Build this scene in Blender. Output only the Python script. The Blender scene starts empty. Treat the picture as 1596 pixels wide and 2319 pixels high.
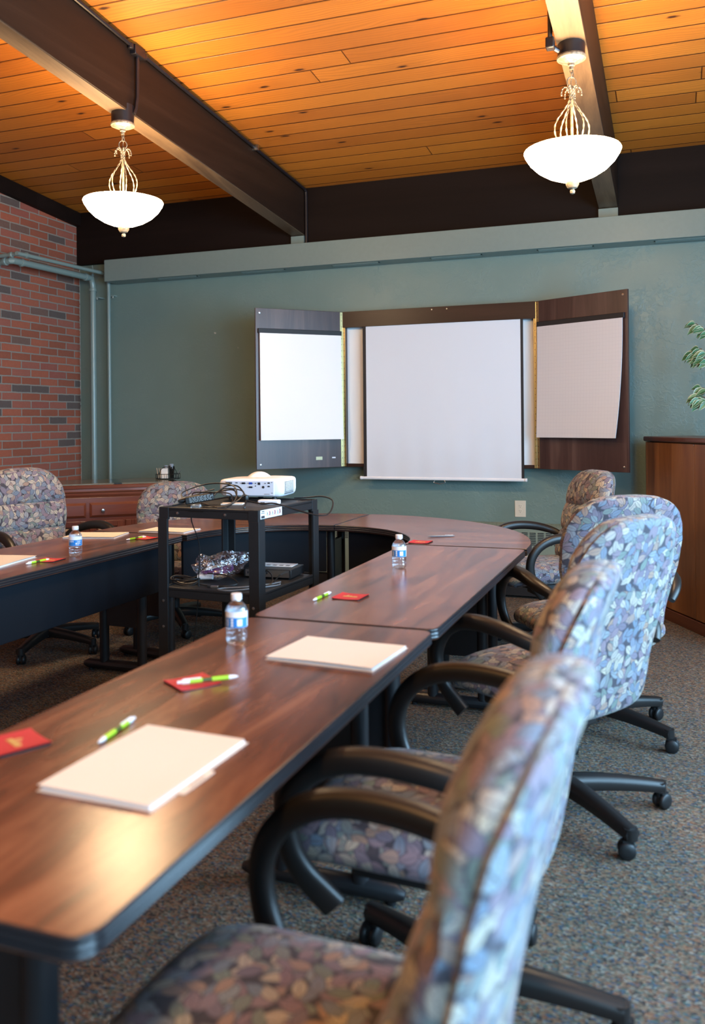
import bpy, math, random
from mathutils import Vector, Matrix
PI = math.pi
random.seed(7)
SC = bpy.context.scene
COL = SC.collection
def V(*a): return Vector(a)
# ------------------------------------------------------------------ nodes
class G:
    def __init__(s, name):
        s.m = bpy.data.materials.new(name); s.m.use_nodes = True
        s.t = s.m.node_tree; s.t.nodes.clear()
        s.out = s.t.nodes.new('ShaderNodeOutputMaterial')
    def n(s, ty, ins=None, **props):
        nd = s.t.nodes.new('ShaderNode' + ty)
        for k, v in props.items(): setattr(nd, k, v)
        for k, v in (ins or {}).items(): s.put(nd.inputs[k], v)
        return nd
    def put(s, sock, v):
        if isinstance(v, bpy.types.NodeSocket): s.t.links.new(v, sock)
        elif isinstance(v, (tuple, list)) and len(v) == 3 and sock.type == 'RGBA': sock.default_value = (*v, 1)
        else: sock.default_value = v
    def f(s, op, a, b=0.0, c=0.0):
        nd = s.n('Math', operation=op)
        s.put(nd.inputs[0], a); s.put(nd.inputs[1], b); s.put(nd.inputs[2], c)
        return nd.outputs[0]
    def vm(s, op, a, b=(0, 0, 0)):
        nd = s.n('VectorMath', operation=op); s.put(nd.inputs[0], a); s.put(nd.inputs[1], b)
        return nd.outputs[0]
    def obj(s): return s.n('TexCoord').outputs['Object']
    def sep(s, v):
        nd = s.n('SeparateXYZ', {0: v}); return nd.outputs
    def comb(s, x, y, z):
        nd = s.n('CombineXYZ', {0: x, 1: y, 2: z}); return nd.outputs[0]
    def scale(s, v, sc): return s.vm('MULTIPLY', v, sc)
    def noise(s, v, scale=5.0, detail=3.0, rough=.5, dist=0.0, out=0):
        return s.n('TexNoise', {'Vector': v, 'Scale': scale, 'Detail': detail, 'Roughness': rough, 'Distortion': dist}).outputs[out]
    def ramp(s, fac, stops, interp='LINEAR'):
        nd = s.n('ValToRGB', {0: fac}); cr = nd.color_ramp; cr.interpolation = interp
        while len(cr.elements) < len(stops): cr.elements.new(.5)
        for e, (p, c) in zip(cr.elements, stops):
            e.position = p; e.color = (*c, 1) if len(c) == 3 else c
        return nd.outputs[0]
    def mix(s, fac, a, b, blend='MIX'):
        nd = s.n('Mix', data_type='RGBA', blend_type=blend)
        s.put(nd.inputs[0], fac); s.put(nd.inputs[6], a); s.put(nd.inputs[7], b)
        return nd.outputs[2]
    def sstep(s, v, a, b):
        nd = s.n('MapRange', {0: v, 1: a, 2: b, 3: 0.0, 4: 1.0}, interpolation_type='SMOOTHSTEP'); return nd.outputs[0]
    def bump(s, h, strength=.3, dist=.01):
        return s.n('Bump', {'Height': h, 'Strength': strength, 'Distance': dist}).outputs[0]
    def bsdf(s, color, rough=.5, metal=0.0, normal=None, **kw):
        p = s.n('BsdfPrincipled')
        s.put(p.inputs['Base Color'], color); s.put(p.inputs['Roughness'], rough); s.put(p.inputs['Metallic'], metal)
        if normal is not None: s.put(p.inputs['Normal'], normal)
        for k, v in kw.items(): s.put(p.inputs[k.replace('_', ' ')], v)
        s.t.links.new(p.outputs[0], s.out.inputs[0]); s.p = p
        return s.m
def flat(name, color, rough=.5, metal=0.0, grain=.0, gs=60, **kw):
    g = G(name)
    if grain:
        o = g.obj(); nz = g.noise(o, gs, 2)
        color = g.mix(g.f('MULTIPLY', nz, grain), color, tuple(min(1, c * 1.9 + .03) for c in color))
        return g.bsdf(color, rough, metal, g.bump(nz, .15, .001), **kw)
    return g.bsdf(color, rough, metal, **kw)
# ------------------------------------------------------------------ materials
M = {}
def m_carpet():
    g = G('carpet'); o = g.obj()
    a = g.scale(o, (125, 240, 100)); w = g.n('TexWhiteNoise', noise_dimensions='2D')
    warp = g.vm('ADD', a, g.scale(g.noise(o, 60, 2, out=1), (3, 3, 0)))
    v = g.n('TexVoronoi', {'Vector': warp, 'Scale': 1.0}, voronoi_dimensions='2D')
    c = g.sep(v.outputs['Color'])[0]
    col = g.ramp(c, [(0, (.042, .035, .030)), (.18, (.17, .125, .085)), (.34, (.105, .078, .05)), (.46, (.17, .078, .042)), (.57, (.07, .10, .08)), (.66, (.20, .12, .068)), (.78, (.045, .075, .11)), (.87, (.22, .195, .155)), (.95, (.045, .038, .035))], 'CONSTANT')
    big = g.noise(o, 2.2, 4, .6)
    col = g.mix(g.f('MULTIPLY', big, .15), col, (.06, .085, .11))
    bh = g.f('ADD', v.outputs['Distance'], g.f('MULTIPLY', g.noise(o, 300, 2), .5))
    return g.bsdf(col, .95, 0, g.bump(bh, .6, .003), Specular_IOR_Level=.15)
def m_ceiling():
    g = G('pine_planks'); o = g.obj(); x, y, z = g.sep(o)
    w = .165
    r = g.f('DIVIDE', y, w); idx = g.f('FLOOR', r); fr = g.f('SUBTRACT', r, idx)
    h1 = g.n('TexWhiteNoise', {'W': idx}, noise_dimensions='1D').outputs[0]
    L = 4.1
    xs = g.f('ADD', g.f('DIVIDE', x, L), g.f('MULTIPLY', h1, 7.3)); xi = g.f('FLOOR', xs); xf = g.f('SUBTRACT', xs, xi)
    pid = g.f('ADD', g.f('MULTIPLY', idx, 3.17), g.f('MULTIPLY', xi, 11.73))
    wn = g.n('TexWhiteNoise', {'W': pid}, noise_dimensions='1D'); h2 = wn.outputs[0]
    e = g.f('MINIMUM', fr, g.f('SUBTRACT', 1.0, fr))
    groove = g.sstep(e, .0, .055)
    ex = g.f('MULTIPLY', g.f('MINIMUM', xf, g.f('SUBTRACT', 1.0, xf)), L / w)
    butt = g.sstep(ex, .0, .03)
    gm = g.f('MINIMUM', groove, butt)
    off = g.comb(g.f('MULTIPLY', h2, 37.0), g.f('MULTIPLY', h2, 91.0), 0.0)
    q = g.vm('ADD', o, off)
    # knots distort the grain
    kv = g.n('TexVoronoi', {'Vector': g.scale(q, (1.3, 3.4, 0.0)), 'Scale': 1.0}, voronoi_dimensions='2D')
    kd = kv.outputs['Distance']
    kr = g.f('GREATER_THAN', g.sep(kv.outputs['Color'])[0], .45)
    kn = g.f('MULTIPLY', kr, g.sstep(g.f('ADD', kd, g.f('MULTIPLY', g.noise(q, 40, 2), .03)), .080, .03))
    halo = g.f('MULTIPLY', kr, g.sstep(kd, .4, .05))
    wv = g.n('TexWave', {'Vector': g.vm('ADD', g.scale(q, (1.0, 11.0, 1.0)), g.scale(g.noise(g.scale(q, (1, 3, 1)), 1.6, 2, out=1), (1, 2.0, 1))), 'Scale': 1.3, 'Distortion': g.f('ADD', 2.5, g.f('MULTIPLY', halo, 5.0)), 'Detail': 2.5, 'Detail Scale': .6}, bands_direction='Y')
    fine = g.noise(g.scale(q, (3, 150, 1)), 1.0, 3)
    col = g.ramp(h2, [(0, (.34, .098, .010)), (.35, (.47, .150, .014)), (.7, (.53, .185, .019)), (1, (.38, .115, .011))])
    col = g.mix(g.f('MULTIPLY', g.f('POWER', wv.outputs[1], 2.0), .42), col, (.24, .070, .010))
    col = g.mix(g.f('MULTIPLY', fine, .18), col, (.65, .33, .09))
    col = g.mix(g.f('MULTIPLY', halo, .25), col, (.26, .08, .012))
    col = g.mix(kn, col, (.045, .014, .006))
    col = g.mix(gm, (.07, .022, .006), col)
    return g.bsdf(col, .42, 0, g.bump(g.f('ADD', g.f('MULTIPLY', gm, 1.0), g.f('MULTIPLY', fine, .03)), .9, .006), Specular_IOR_Level=.35)
def m_brick():
    g = G('red_brick'); o = g.obj(); x, y, z = g.sep(o)
    nz = g.noise(o, 14, 3, out=1); jit = g.scale(g.vm('SUBTRACT', nz, (.5, .5, .5)), (.008, .012, .009))
    x, y, z = g.sep(g.vm('ADD', o, jit))
    H, L = .0674, .232
    r = g.f('DIVIDE', z, H); ri = g.f('FLOOR', r); rf = g.f('SUBTRACT', r, ri)
    sh = g.f('MULTIPLY', g.f('MODULO', ri, 2.0), .5)
    c = g.f('ADD', g.f('DIVIDE', y, L), sh); ci = g.f('FLOOR', c); cf = g.f('SUBTRACT', c, ci)
    dz = g.f('MULTIPLY', g.f('MINIMUM', rf, g.f('SUBTRACT', 1.0, rf)), H)
    dy = g.f('MULTIPLY', g.f('MINIMUM', cf, g.f('SUBTRACT', 1.0, cf)), L)
    d = g.f('MINIMUM', dz, dy)
    mk = g.sstep(d, .004, .0068)
    wn = g.n('TexWhiteNoise', {'Vector': g.comb(ri, ci, 0.0)}, noise_dimensions='2D').outputs[0]
    col = g.ramp(wn, [(0, (.10, .078, .07)), (.09, (.10, .078, .07)), (.13, (.27, .085, .06)), (.16, (.15, .09, .07)), (.2, (.26, .080, .044)), (.5, (.33, .10, .055)), (.75, (.29, .098, .066)), (1, (.37, .13, .082))], 'CONSTANT')
    n2 = g.noise(o, 45, 4, .65)
    col = g.mix(g.f('MULTIPLY', n2, .5), col, (.38, .2, .15), 'OVERLAY')
    sp = g.sstep(g.noise(o, 190, 1), .74, .79)
    edge = g.sstep(y, 6.60, 6.70)
    col = g.mix(g.f('MULTIPLY', sp, g.f('ADD', .35, edge)), col, (.65, .6, .55))
    mort = g.mix(g.noise(o, 120, 2), (.28, .25, .21), (.19, .165, .14))
    col = g.mix(mk, mort, col)
    caulk = g.sstep(g.f('ADD', y, g.f('MULTIPLY', g.noise(o, 60, 3), .02)), 6.702, 6.708)
    col = g.mix(caulk, col, (.6, .6, .57))
    return g.bsdf(col, .85, 0, g.bump(g.f('ADD', mk, g.f('MULTIPLY', n2, .35)), .6, .006))
def m_wall():
    g = G('green_plaster'); o = g.obj()
    a = g.noise(o, 26, 5, .6, 1.2); b = g.noise(o, 5, 3)
    col = g.mix(b, (.138, .208, .190), (.158, .232, .210))
    sw = g.f('MULTIPLY', g.sstep(a, .45, .62), g.sstep(b, .38, .62))
    mk = g.sstep(g.noise(g.vm('ADD', o, (3, 0, 8)), 9, 1), .80, .82)
    col = g.mix(mk, col, (.5, .52, .5))
    return g.bsdf(col, .38, 0, g.bump(g.f('ADD', sw, g.f('MULTIPLY', g.noise(o, 220, 2), .22)), .28, .004))
def wood(name, c0, c1, c2, axis=0, sc=1.0, rough=.35, bands=6.0, coat=0.0, streak=.6, spec=.5, al=.9):
    g = G(name); o = g.obj()
    st = [14.0, 14.0, 14.0]; st[axis] = al
    q = g.scale(o, tuple(v * sc for v in st))
    wp = g.vm('ADD', q, g.scale(g.noise(q, .35, 2, out=1), (3, 3, 3)))
    a = g.noise(wp, .55, 5, .62, .6)
    st2 = [230.0, 230.0, 230.0]; st2[axis] = 7.0
    fine = g.noise(g.scale(o, tuple(v * sc for v in st2)), 1.0, 2)
    f = g.f('ADD', g.f('MULTIPLY', a, 1 - .25 * streak), g.f('MULTIPLY', fine, .25 * streak))
    col = g.ramp(f, [(.3, c0), (.5, c1), (.68, c2)])
    kw = dict(Specular_IOR_Level=spec)
    if coat: kw = dict(Coat_Weight=coat, Coat_Roughness=.12)
    return g.bsdf(col, rough, 0, g.bump(fine, .06, .001), **kw)
def m_fabric():
    g = G('leaf_fabric'); tc = g.n('TexCoord'); o = tc.outputs['Object']; nr = tc.outputs['Normal']
    nx, ny, nz = [g.f('ABSOLUTE', c) for c in g.sep(nr)]
    x, y, z = g.sep(o)
    rnd = g.f('MULTIPLY', g.n('ObjectInfo').outputs['Random'], 9.0)
    top = g.f('GREATER_THAN', nz, g.f('MAXIMUM', nx, g.f('ADD', ny, .0)))
    side = g.f('MULTIPLY', g.f('GREATER_THAN', nx, ny), g.f('SUBTRACT', 1.0, top))
    u = g.f('ADD', g.f('MULTIPLY', x, g.f('SUBTRACT', 1.0, side)), g.f('MULTIPLY', y, side))
    v = g.f('ADD', g.f('MULTIPLY', z, g.f('SUBTRACT', 1.0, top)), g.f('MULTIPLY', y, top))
    uv = g.comb(g.f('ADD', u, rnd), v, 0.0)
    wf = g.noise(uv, 30, 1, out=1)
    uv = g.vm('ADD', uv, g.scale(wf, (.006, .006, 0)))
    pal = [(0, (.43, .38, .29)), (.12, (.15, .125, .165)), (.26, (.14, .19, .25)), (.40, (.15, .20, .17)), (.54, (.32, .21, .145)), (.64, (.21, .15, .18)), (.76, (.22, .26, .28)), (.88, (.38, .35, .28))]
    col = g.mix(g.noise(uv, 90, 2), (.03, .03, .045), (.07, .062, .072))
    hgt = 0.0
    for k in range(4):
        q = g.vm('ADD', uv, (k * 3.171 + .013 * k, k * 1.77, 0))
        S = 22.0 if k < 3 else 25.0
        vo = g.n('TexVoronoi', {'Vector': q, 'Scale': S, 'Randomness': .9}, voronoi_dimensions='2D')
        lc = g.scale(g.vm('SUBTRACT', q, vo.outputs['Position']), (S, S, 0))
        cs = g.sep(vo.outputs['Color'])
        rt = g.n('VectorRotate', {'Vector': lc, 'Angle': g.f('MULTIPLY', cs[0], 6.28)}, rotation_type='Z_AXIS').outputs[0]
        lx, ly, _ = g.sep(rt)
        # a leaf: pointed at one end
        lx2 = g.f('MULTIPLY', lx, lx)
        half = g.f('MULTIPLY', g.f('SUBTRACT', 1.0, g.f('DIVIDE', lx2, .42)), g.f('ADD', .33, g.f('MULTIPLY', lx, .16)))
        m = g.f('SUBTRACT', half, g.f('ABSOLUTE', ly))
        mask = g.sstep(m, .0, .02)
        c = g.ramp(cs[1], pal, 'CONSTANT')
        shade = g.sstep(m, .0, .12)
        vein = g.sstep(g.f('ABSOLUTE', ly), .0, .035)
        ribs = g.f('SINE', g.f('ADD', g.f('MULTIPLY', lx, 38.0), g.f('MULTIPLY', g.f('ABSOLUTE', ly), -42.0)))
        c = g.mix(g.f('MULTIPLY', g.sstep(ribs, .1, .9), .45), c, (.07, .06, .08))
        c = g.mix(vein, (.10, .08, .10), c)
        c = g.mix(shade, (.03, .028, .045), c)
        c = g.mix(g.f('MULTIPLY', cs[2], .3), c, (.25, .22, .26))
        col = g.mix(mask, col, c)
    weave = g.noise(o, 420, 1)
    return g.bsdf(col, .85, 0, g.bump(weave, .25, .002), Sheen_Weight=.12, Sheen_Roughness=.4, Specular_IOR_Level=.3)
def m_water():
    g = G('clear_bottle')
    p = g.n('BsdfGlass', {'Color': (.93, .97, 1.0), 'Roughness': .02, 'IOR': 1.25})
    tr = g.n('BsdfTransparent', {'Color': (.93, .96, 1.0)})
    mx = g.n('MixShader', {0: .45}); g.t.links.new(p.outputs[0], mx.inputs[1]); g.t.links.new(tr.outputs[0], mx.inputs[2])
    gl = g.n('BsdfGlossy', {'Color': (1, 1, 1), 'Roughness': .08})
    fr = g.n('LayerWeight', {'Blend': .35}).outputs['Facing']
    o = g.obj(); nz = g.sstep(g.noise(g.scale(o, (1, 1, 1.3)), 75, 2), .5, .62)
    m2 = g.n('MixShader', {0: g.f('ADD', g.f('MULTIPLY', fr, .5), g.f('MULTIPLY', nz, .18))})
    g.t.links.new(mx.outputs[0], m2.inputs[1]); g.t.links.new(gl.outputs[0], m2.inputs[2])
    g.t.links.new(m2.outputs[0], g.out.inputs[0])
    return g.m
def m_plastic_film():
    g = G('clear_film'); o = g.obj()
    nz = g.noise(o, 28, 3, .6, 1.0); b = g.bump(nz, 1.0, .02)
    gl = g.n('BsdfGlossy', {'Color': (.95, .95, 1), 'Roughness': .13, 'Normal': b})
    tr = g.n('BsdfTransparent', {'Color': (.93, .93, .95)})
    mx = g.n('MixShader', {0: g.f('ADD', .2, g.f('MULTIPLY', g.sstep(nz, .45, .58), .5))})
    g.t.links.new(tr.outputs[0], mx.inputs[1]); g.t.links.new(gl.outputs[0], mx.inputs[2]); g.t.links.new(mx.outputs[0], g.out.inputs[0])
    return g.m
def m_emit(name, col, st):
    g = G(name); e = g.n('Emission', {'Color': col, 'Strength': st}); g.t.links.new(e.outputs[0], g.out.inputs[0]); return g.m
def m_brass():
    g = G('brass'); o = g.obj(); nz = g.noise(o, 70, 3)
    return g.bsdf(g.mix(nz, (.62, .48, .22), (.40, .31, .15)), .34, 1.0)
def m_antique():
    g = G('antique_white_metal'); o = g.obj(); nz = g.noise(o, 55, 4, .7)
    return g.bsdf(g.mix(g.sstep(nz, .45, .6), (.24, .205, .15), (.12, .10, .075)), .5, .35)
def m_tile():
    g = G('stone_tile'); o = g.obj(); x, y, z = g.sep(o)
    nz = g.noise(o, 60, 4, .7)
    col = g.mix(nz, (.13, .11, .075), (.2, .175, .125))
    fx = g.f('FRACT', g.f('ADD', g.f('DIVIDE', x, .56), .15)); dk = g.f('LESS_THAN', g.f('ABSOLUTE', g.f('SUBTRACT', fx, .5)), .055)
    ed = g.f('GREATER_THAN', g.f('ABSOLUTE', x), .61)
    col = g.mix(g.f('MAXIMUM', dk, ed), col, (.028, .027, .025))
    return g.bsdf(col, .16)
def m_chartpaper(name, grid):
    g = G(name); o = g.obj(); x, y, z = g.sep(o)
    col = (.82, .81, .80)
    if grid:
        a = g.f('ABSOLUTE', g.f('SUBTRACT', g.f('FRACT', g.f('DIVIDE', x, .0254)), .5)); b = g.f('ABSOLUTE', g.f('SUBTRACT', g.f('FRACT', g.f('DIVIDE', z, .0254)), .5))
        ln = g.f('MAXIMUM', g.sstep(a, .44, .49), g.sstep(b, .44, .49))
        col = g.mix(g.f('MULTIPLY', ln, .22), (.58, .575, .60), (.35, .36, .42))
    return g.bsdf(col, .8)
M['carpet'] = m_carpet(); M['planks'] = m_ceiling(); M['brick'] = m_brick(); M['wall'] = m_wall()
M['green'] = flat('green_trim_paint', (.16, .215, .20), .35, grain=.12, gs=30)
M['pipe'] = flat('green_pipe_paint', (.185, .25, .235), .3)
M['heater'] = flat('green_heater_paint', (.20, .25, .20), .4)
M['beam'] = wood('dark_beam_wood', (.014, .007, .004), (.024, .011, .006), (.038, .018, .010), 1, .7, .55, spec=.2)
M['beam_bottom'] = wood('worn_beam_wood', (.045, .026, .014), (.10, .065, .036), (.17, .115, .065), 1, .7, .5)
M['band'] = wood('dark_band_wood', (.006, .0035, .003), (.009, .005, .004), (.012, .007, .006), 0, .5, .6, spec=.12)
M['table'] = wood('walnut_laminate', (.040, .014, .010), (.145, .048, .024), (.25, .095, .046), 1, 1.7, .24, al=2.0, streak=.35)
M['table_far'] = wood('walnut_laminate_cross', (.055, .021, .015), (.150, .054, .030), (.22, .090, .050), 0, 1.7, .24, al=2.0, streak=.35)
M['black'] = flat('black_edge', (.012, .013, .017), .3)
M['blackmat'] = flat('black_metal', (.010, .010, .012), .42, grain=.1, gs=200)
M['panel'] = flat('black_panel', (.005, .007, .011), .6, grain=.1, gs=300, Specular_IOR_Level=.15)
M['cart'] = flat('black_cart_plastic', (.008, .009, .011), .5, grain=.2, gs=260)
M['arm'] = flat('black_urethane', (.010, .009, .009), .42)
M['rubber'] = flat('black_rubber', (.008, .008, .009), .5)
M['cable'] = flat('black_cable', (.010, .010, .011), .4)
M['gcable'] = flat('grey_cable', (.16, .17, .19), .4)
M['fabric'] = m_fabric()
M['folder'] = flat('manila_card', (.80, .73, .65), .6)
M['paper'] = flat('white_paper', (.84, .84, .86), .7)
M['ink'] = flat('dark_ink', (.03, .03, .04), .6)
M['red'] = flat('red_coaster', (.52, .022, .035), .6)
M['gold'] = flat('gold_print', (.62, .40, .12), .45, .2)
M['penG'] = flat('lime_plastic', (.36, .66, .035), .25)
M['penW'] = flat('white_plastic', (.85, .85, .86), .25)
M['penB'] = flat('dark_green_grip', (.05, .09, .02), .35)
M['penS'] = flat('grey_pen_plastic', (.20, .22, .25), .25, .3)
M['water'] = m_water(); M['film'] = m_plastic_film()
M['cap'] = flat('white_cap', (.80, .80, .84), .35)
M['lblB'] = flat('blue_label', (.025, .22, .62), .35)
M['lblW'] = flat('white_label', (.86, .89, .93), .35)
M['case'] = wood('dark_laminate', (.028, .013, .012), (.055, .028, .024), (.095, .055, .045), 2, .9, .36)
M['casedark'] = wood('dark_frame_laminate', (.020, .009, .007), (.030, .014, .010), (.045, .020, .014), 0, .6, .34, spec=.3)
M['whiteboard'] = flat('white_board', (.80, .82, .84), .22)
M['screen'] = flat('screen_fabric', (.62, .65, .70), .75)
M['screenblk'] = flat('screen_border', (.008, .008, .010), .6)
M['screenbar'] = flat('screen_bar', (.75, .76, .78), .35)
M['chart'] = m_chartpaper('chart_paper', False); M['chartg'] = m_chartpaper('grid_chart_paper', True)
M['brass'] = m_brass(); M['steel'] = flat('steel', (.55, .55, .56), .3, 1.0)
M['antique'] = m_antique()
M['bowl'] = m_emit('lit_glass_bowl', (1.0, .70, .40), 45.0)
M['projector'] = flat('white_projector_shell', (.80, .80, .83), .35)
M['portpanel'] = flat('pale_port_panel', (.66, .68, .76), .4)
M['port'] = flat('port_black', (.015, .015, .02), .4)
M['portblue'] = flat('port_blue', (.02, .06, .35), .4)
M['cherry'] = wood('cherry_wood', (.085, .022, .012), (.17, .046, .024), (.24, .075, .038), 0, .8, .28)
M['cherryv'] = wood('cherry_wood_upright', (.085, .022, .012), (.15, .042, .022), (.21, .068, .035), 2, .8, .28)
M['tile'] = m_tile()
M['walnut'] = wood('walnut_cabinet', (.085, .030, .009), (.19, .075, .022), (.27, .12, .040), 2, .8, .35)
M['walnutd'] = wood('walnut_cabinet_top', (.06, .020, .010), (.09, .030, .015), (.12, .042, .02), 0, .8, .3)
M['plate'] = flat('ivory_plastic', (.62, .58, .48), .35)
M['wire'] = flat('dark_wire', (.02, .018, .016), .4, .5)
M['wood_stick'] = flat('pale_wood', (.45, .33, .22), .6)
M['clearcup'] = flat('clear_cup', (.55, .62, .7), .1, 0, Transmission_Weight=.7)
M['leafg'] = flat('ficus_leaf', (.04, .15, .075), .4, grain=.2, gs=40)
M['leafw'] = flat('ficus_leaf_edge', (.40, .48, .36), .45)
M['bark'] = flat('bark', (.10, .06, .035), .8)
M['pot'] = flat('dark_pot', (.05, .04, .035), .5)
M['purple'] = flat('purple_print', (.24, .07, .22), .4)
M['redink'] = flat('red_ink', (.6, .05, .04), .5)
M['glassball'] = flat('clear_glass', (.9, .95, 1), .05, 0, Transmission_Weight=.9)
M['stickerg'] = flat('pale_green_sticker', (.50, .56, .36), .4)
M['winframe'] = flat('window_frame', (.05, .04, .035), .4)
M['hose'] = flat('conduit_paint', (.012, .010, .012), .35)
# ------------------------------------------------------------------ mesh builder
class MB:
    def __init__(s): s.v = []; s.f = []; s.mi = []
    def add(s, vs, fs, mi=0, X=None):
        b = len(s.v)
        for p in vs:
            p = Vector(p)
            s.v.append(tuple(X @ p) if X is not None else tuple(p))
        for f in fs: s.f.append(tuple(i + b for i in f)); s.mi.append(mi)
        return s
    def box(s, x0, x1, y0, y1, z0, z1, mi=0, X=None):
        vs = [(x0, y0, z0), (x1, y0, z0), (x1, y1, z0), (x0, y1, z0), (x0, y0, z1), (x1, y0, z1), (x1, y1, z1), (x0, y1, z1)]
        fs = [(0, 3, 2, 1), (4, 5, 6, 7), (0, 1, 5, 4), (1, 2, 6, 5), (2, 3, 7, 6), (3, 0, 4, 7)]
        return s.add(vs, fs, mi, X)
    def lathe(s, prof, c=(0, 0, 0), n=32, mi=0, X=None, close=False):
        vs = []; fs = []
        for r, z in prof:
            for i in range(n):
                a = 2 * PI * i / n; vs.append((c[0] + r * math.cos(a), c[1] + r * math.sin(a), c[2] + z))
        k = len(prof)
        for j in range(k if close else k - 1):
            j2 = (j + 1) % k
            for i in range(n):
                i2 = (i + 1) % n; fs.append((j * n + i, j * n + i2, j2 * n + i2, j2 * n + i))
        if not close:
            if prof[0][0] > 1e-5: fs.append(tuple(range(n))[::-1])
            if prof[-1][0] > 1e-5: fs.append(tuple(range((k - 1) * n, k * n)))
        return s.add(vs, fs, mi, X)
    def loft(s, rings, mi=0, caps=True, closed=False, X=None):
        n = len(rings[0]); vs = [p for r in rings for p in r]; fs = []
        k = len(rings)
        for j in range(k if closed else k - 1):
            j2 = (j + 1) % k
            for i in range(n):
                i2 = (i + 1) % n; fs.append((j * n + i, j * n + i2, j2 * n + i2, j2 * n + i))
        if caps and not closed: fs.append(tuple(range(n))[::-1]); fs.append(tuple(range((k - 1) * n, k * n)))
        return s.add(vs, fs, mi, X)
    def tube(s, pts, r, n=8, mi=0, closed=False, ry=None, twist=0.0, X=None):
        P = [Vector(p) for p in pts]; k = len(P); rings = []
        t0 = None; N = None
        for i in range(k):
            a = P[i - 1] if (i > 0 or closed) else P[i]; b = P[(i + 1) % k] if (i < k - 1 or closed) else P[i]
            t = (b - a).normalized()
            if N is None:
                up = Vector((0, 0, 1)) if abs(t.z) < .9 else Vector((1, 0, 0)); N = (up - t * up.dot(t)).normalized()
            else: N = (N - t * N.dot(t)).normalized()
            B = t.cross(N); rr = r[i] if isinstance(r, (list, tuple)) else r; r2 = rr if ry is None else ry
            tw = twist * i
            rings.append([P[i] + N * (math.cos(2 * PI * j / n + 0) * rr * math.cos(tw) - math.sin(2 * PI * j / n) * r2 * math.sin(tw)) + B * (math.cos(2 * PI * j / n) * rr * math.sin(tw) + math.sin(2 * PI * j / n) * r2 * math.cos(tw)) for j in range(n)])
        return s.loft(rings, mi, True, closed, X)
    def prism(s, poly, z0, z1, mi=0, X=None):
        n = len(poly); vs = [(x, y, z0) for x, y in poly] + [(x, y, z1) for x, y in poly]
        fs = [tuple(range(n))[::-1], tuple(range(n, 2 * n))] + [(i, (i + 1) % n, n + (i + 1) % n, n + i) for i in range(n)]
        return s.add(vs, fs, mi, X)
    def ringsweep(s, outline, prof, mi=0):
        """prof: closed list of (outward offset, z) swept round a CCW outline"""
        n = len(outline); rings = []
        for i in range(n):
            p = Vector(outline[i]); a = Vector(outline[i - 1]); b = Vector(outline[(i + 1) % n])
            e1 = (p - a).normalized(); e2 = (b - p).normalized()
            nn = Vector((e1.y + e2.y, -e1.x - e2.x)); nn.normalize(); k = 1 / max(.5, nn.dot(Vector((e1.y, -e1.x))))
            rings.append([(p.x + nn.x * o * k, p.y + nn.y * o * k, z) for o, z in prof])
        return s.loft(rings, mi, False, True)
    def build(s, name, mats, parent=None, smooth=30, bevel=0, seg=2, loc=None, rot=None, fix=True):
        me = bpy.data.meshes.new(name); me.from_pydata(s.v, [], s.f)
        if not isinstance(mats, (list, tuple)): mats = [mats]
        for m in mats: me.materials.append(M[m] if isinstance(m, str) else m)
        if len(mats) > 1: me.polygons.foreach_set('material_index', s.mi)
        if fix:
            import bmesh
            bm = bmesh.new(); bm.from_mesh(me); bmesh.ops.recalc_face_normals(bm, faces=bm.faces); bm.to_mesh(me); bm.free()
        me.update()
        if smooth: me.shade_smooth(); me.set_sharp_from_angle(angle=math.radians(smooth))
        o = bpy.data.objects.new(name, me); COL.objects.link(o)
        if bevel:
            b = o.modifiers.new('bevel', 'BEVEL'); b.width = bevel; b.segments = seg; b.limit_method = 'ANGLE'; b.angle_limit = math.radians(40)
        if parent: o.parent = parent
        if loc: o.location = loc
        if rot: o.rotation_euler = rot
        return o
def tag(o, label=None, cat=None, group=None, kind=None):
    if label: o['label'] = label
    if cat: o['category'] = cat
    if group: o['group'] = group
    if kind: o['kind'] = kind
    return o
def thing(name, label, cat, loc=(0, 0, 0), rz=0, group=None):
    o = bpy.data.objects.new(name, None); COL.objects.link(o); o.empty_display_size = .1
    o.location = loc; o.rotation_euler = (0, 0, rz)
    return tag(o, label, cat, group)
def kids(o): return [c for c in bpy.data.objects if c.parent == o]
def copy_tree(o, parent=None):
    c = o.copy(); COL.objects.link(c)
    if parent: c.parent = parent
    for ch in kids(o): copy_tree(ch, c)
    return c
def struct(mb, name, mats, parent=None, **k):
    o = mb.build(name, mats, parent, **k)
    if not parent: o['kind'] = 'structure'
    return o
def cr(pts, n=6, closed=False):
    """Catmull-Rom through points"""
    P = [Vector(p) for p in pts]; out = []; k = len(P)
    rng = k if closed else k - 1
    for i in range(rng):
        a = P[(i - 1) % k] if (closed or i > 0) else P[0]; b = P[i]; c = P[(i + 1) % k]; d = P[(i + 2) % k] if (closed or i + 2 < k) else P[-1]
        for j in range(n):
            t = j / n; out.append(.5 * ((2 * b) + (c - a) * t + (2 * a - 5 * b + 4 * c - d) * t * t + (3 * b - a - 3 * c + d) * t ** 3))
    if not closed: out.append(P[-1])
    return out
def interp(tab, z):
    for (a, b), (c, d) in zip(tab, tab[1:]):
        if z <= c:
            t = (z - a) / (c - a); t = max(0, min(1, t)); return b + (d - b) * t
    return tab[-1][1]
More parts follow.
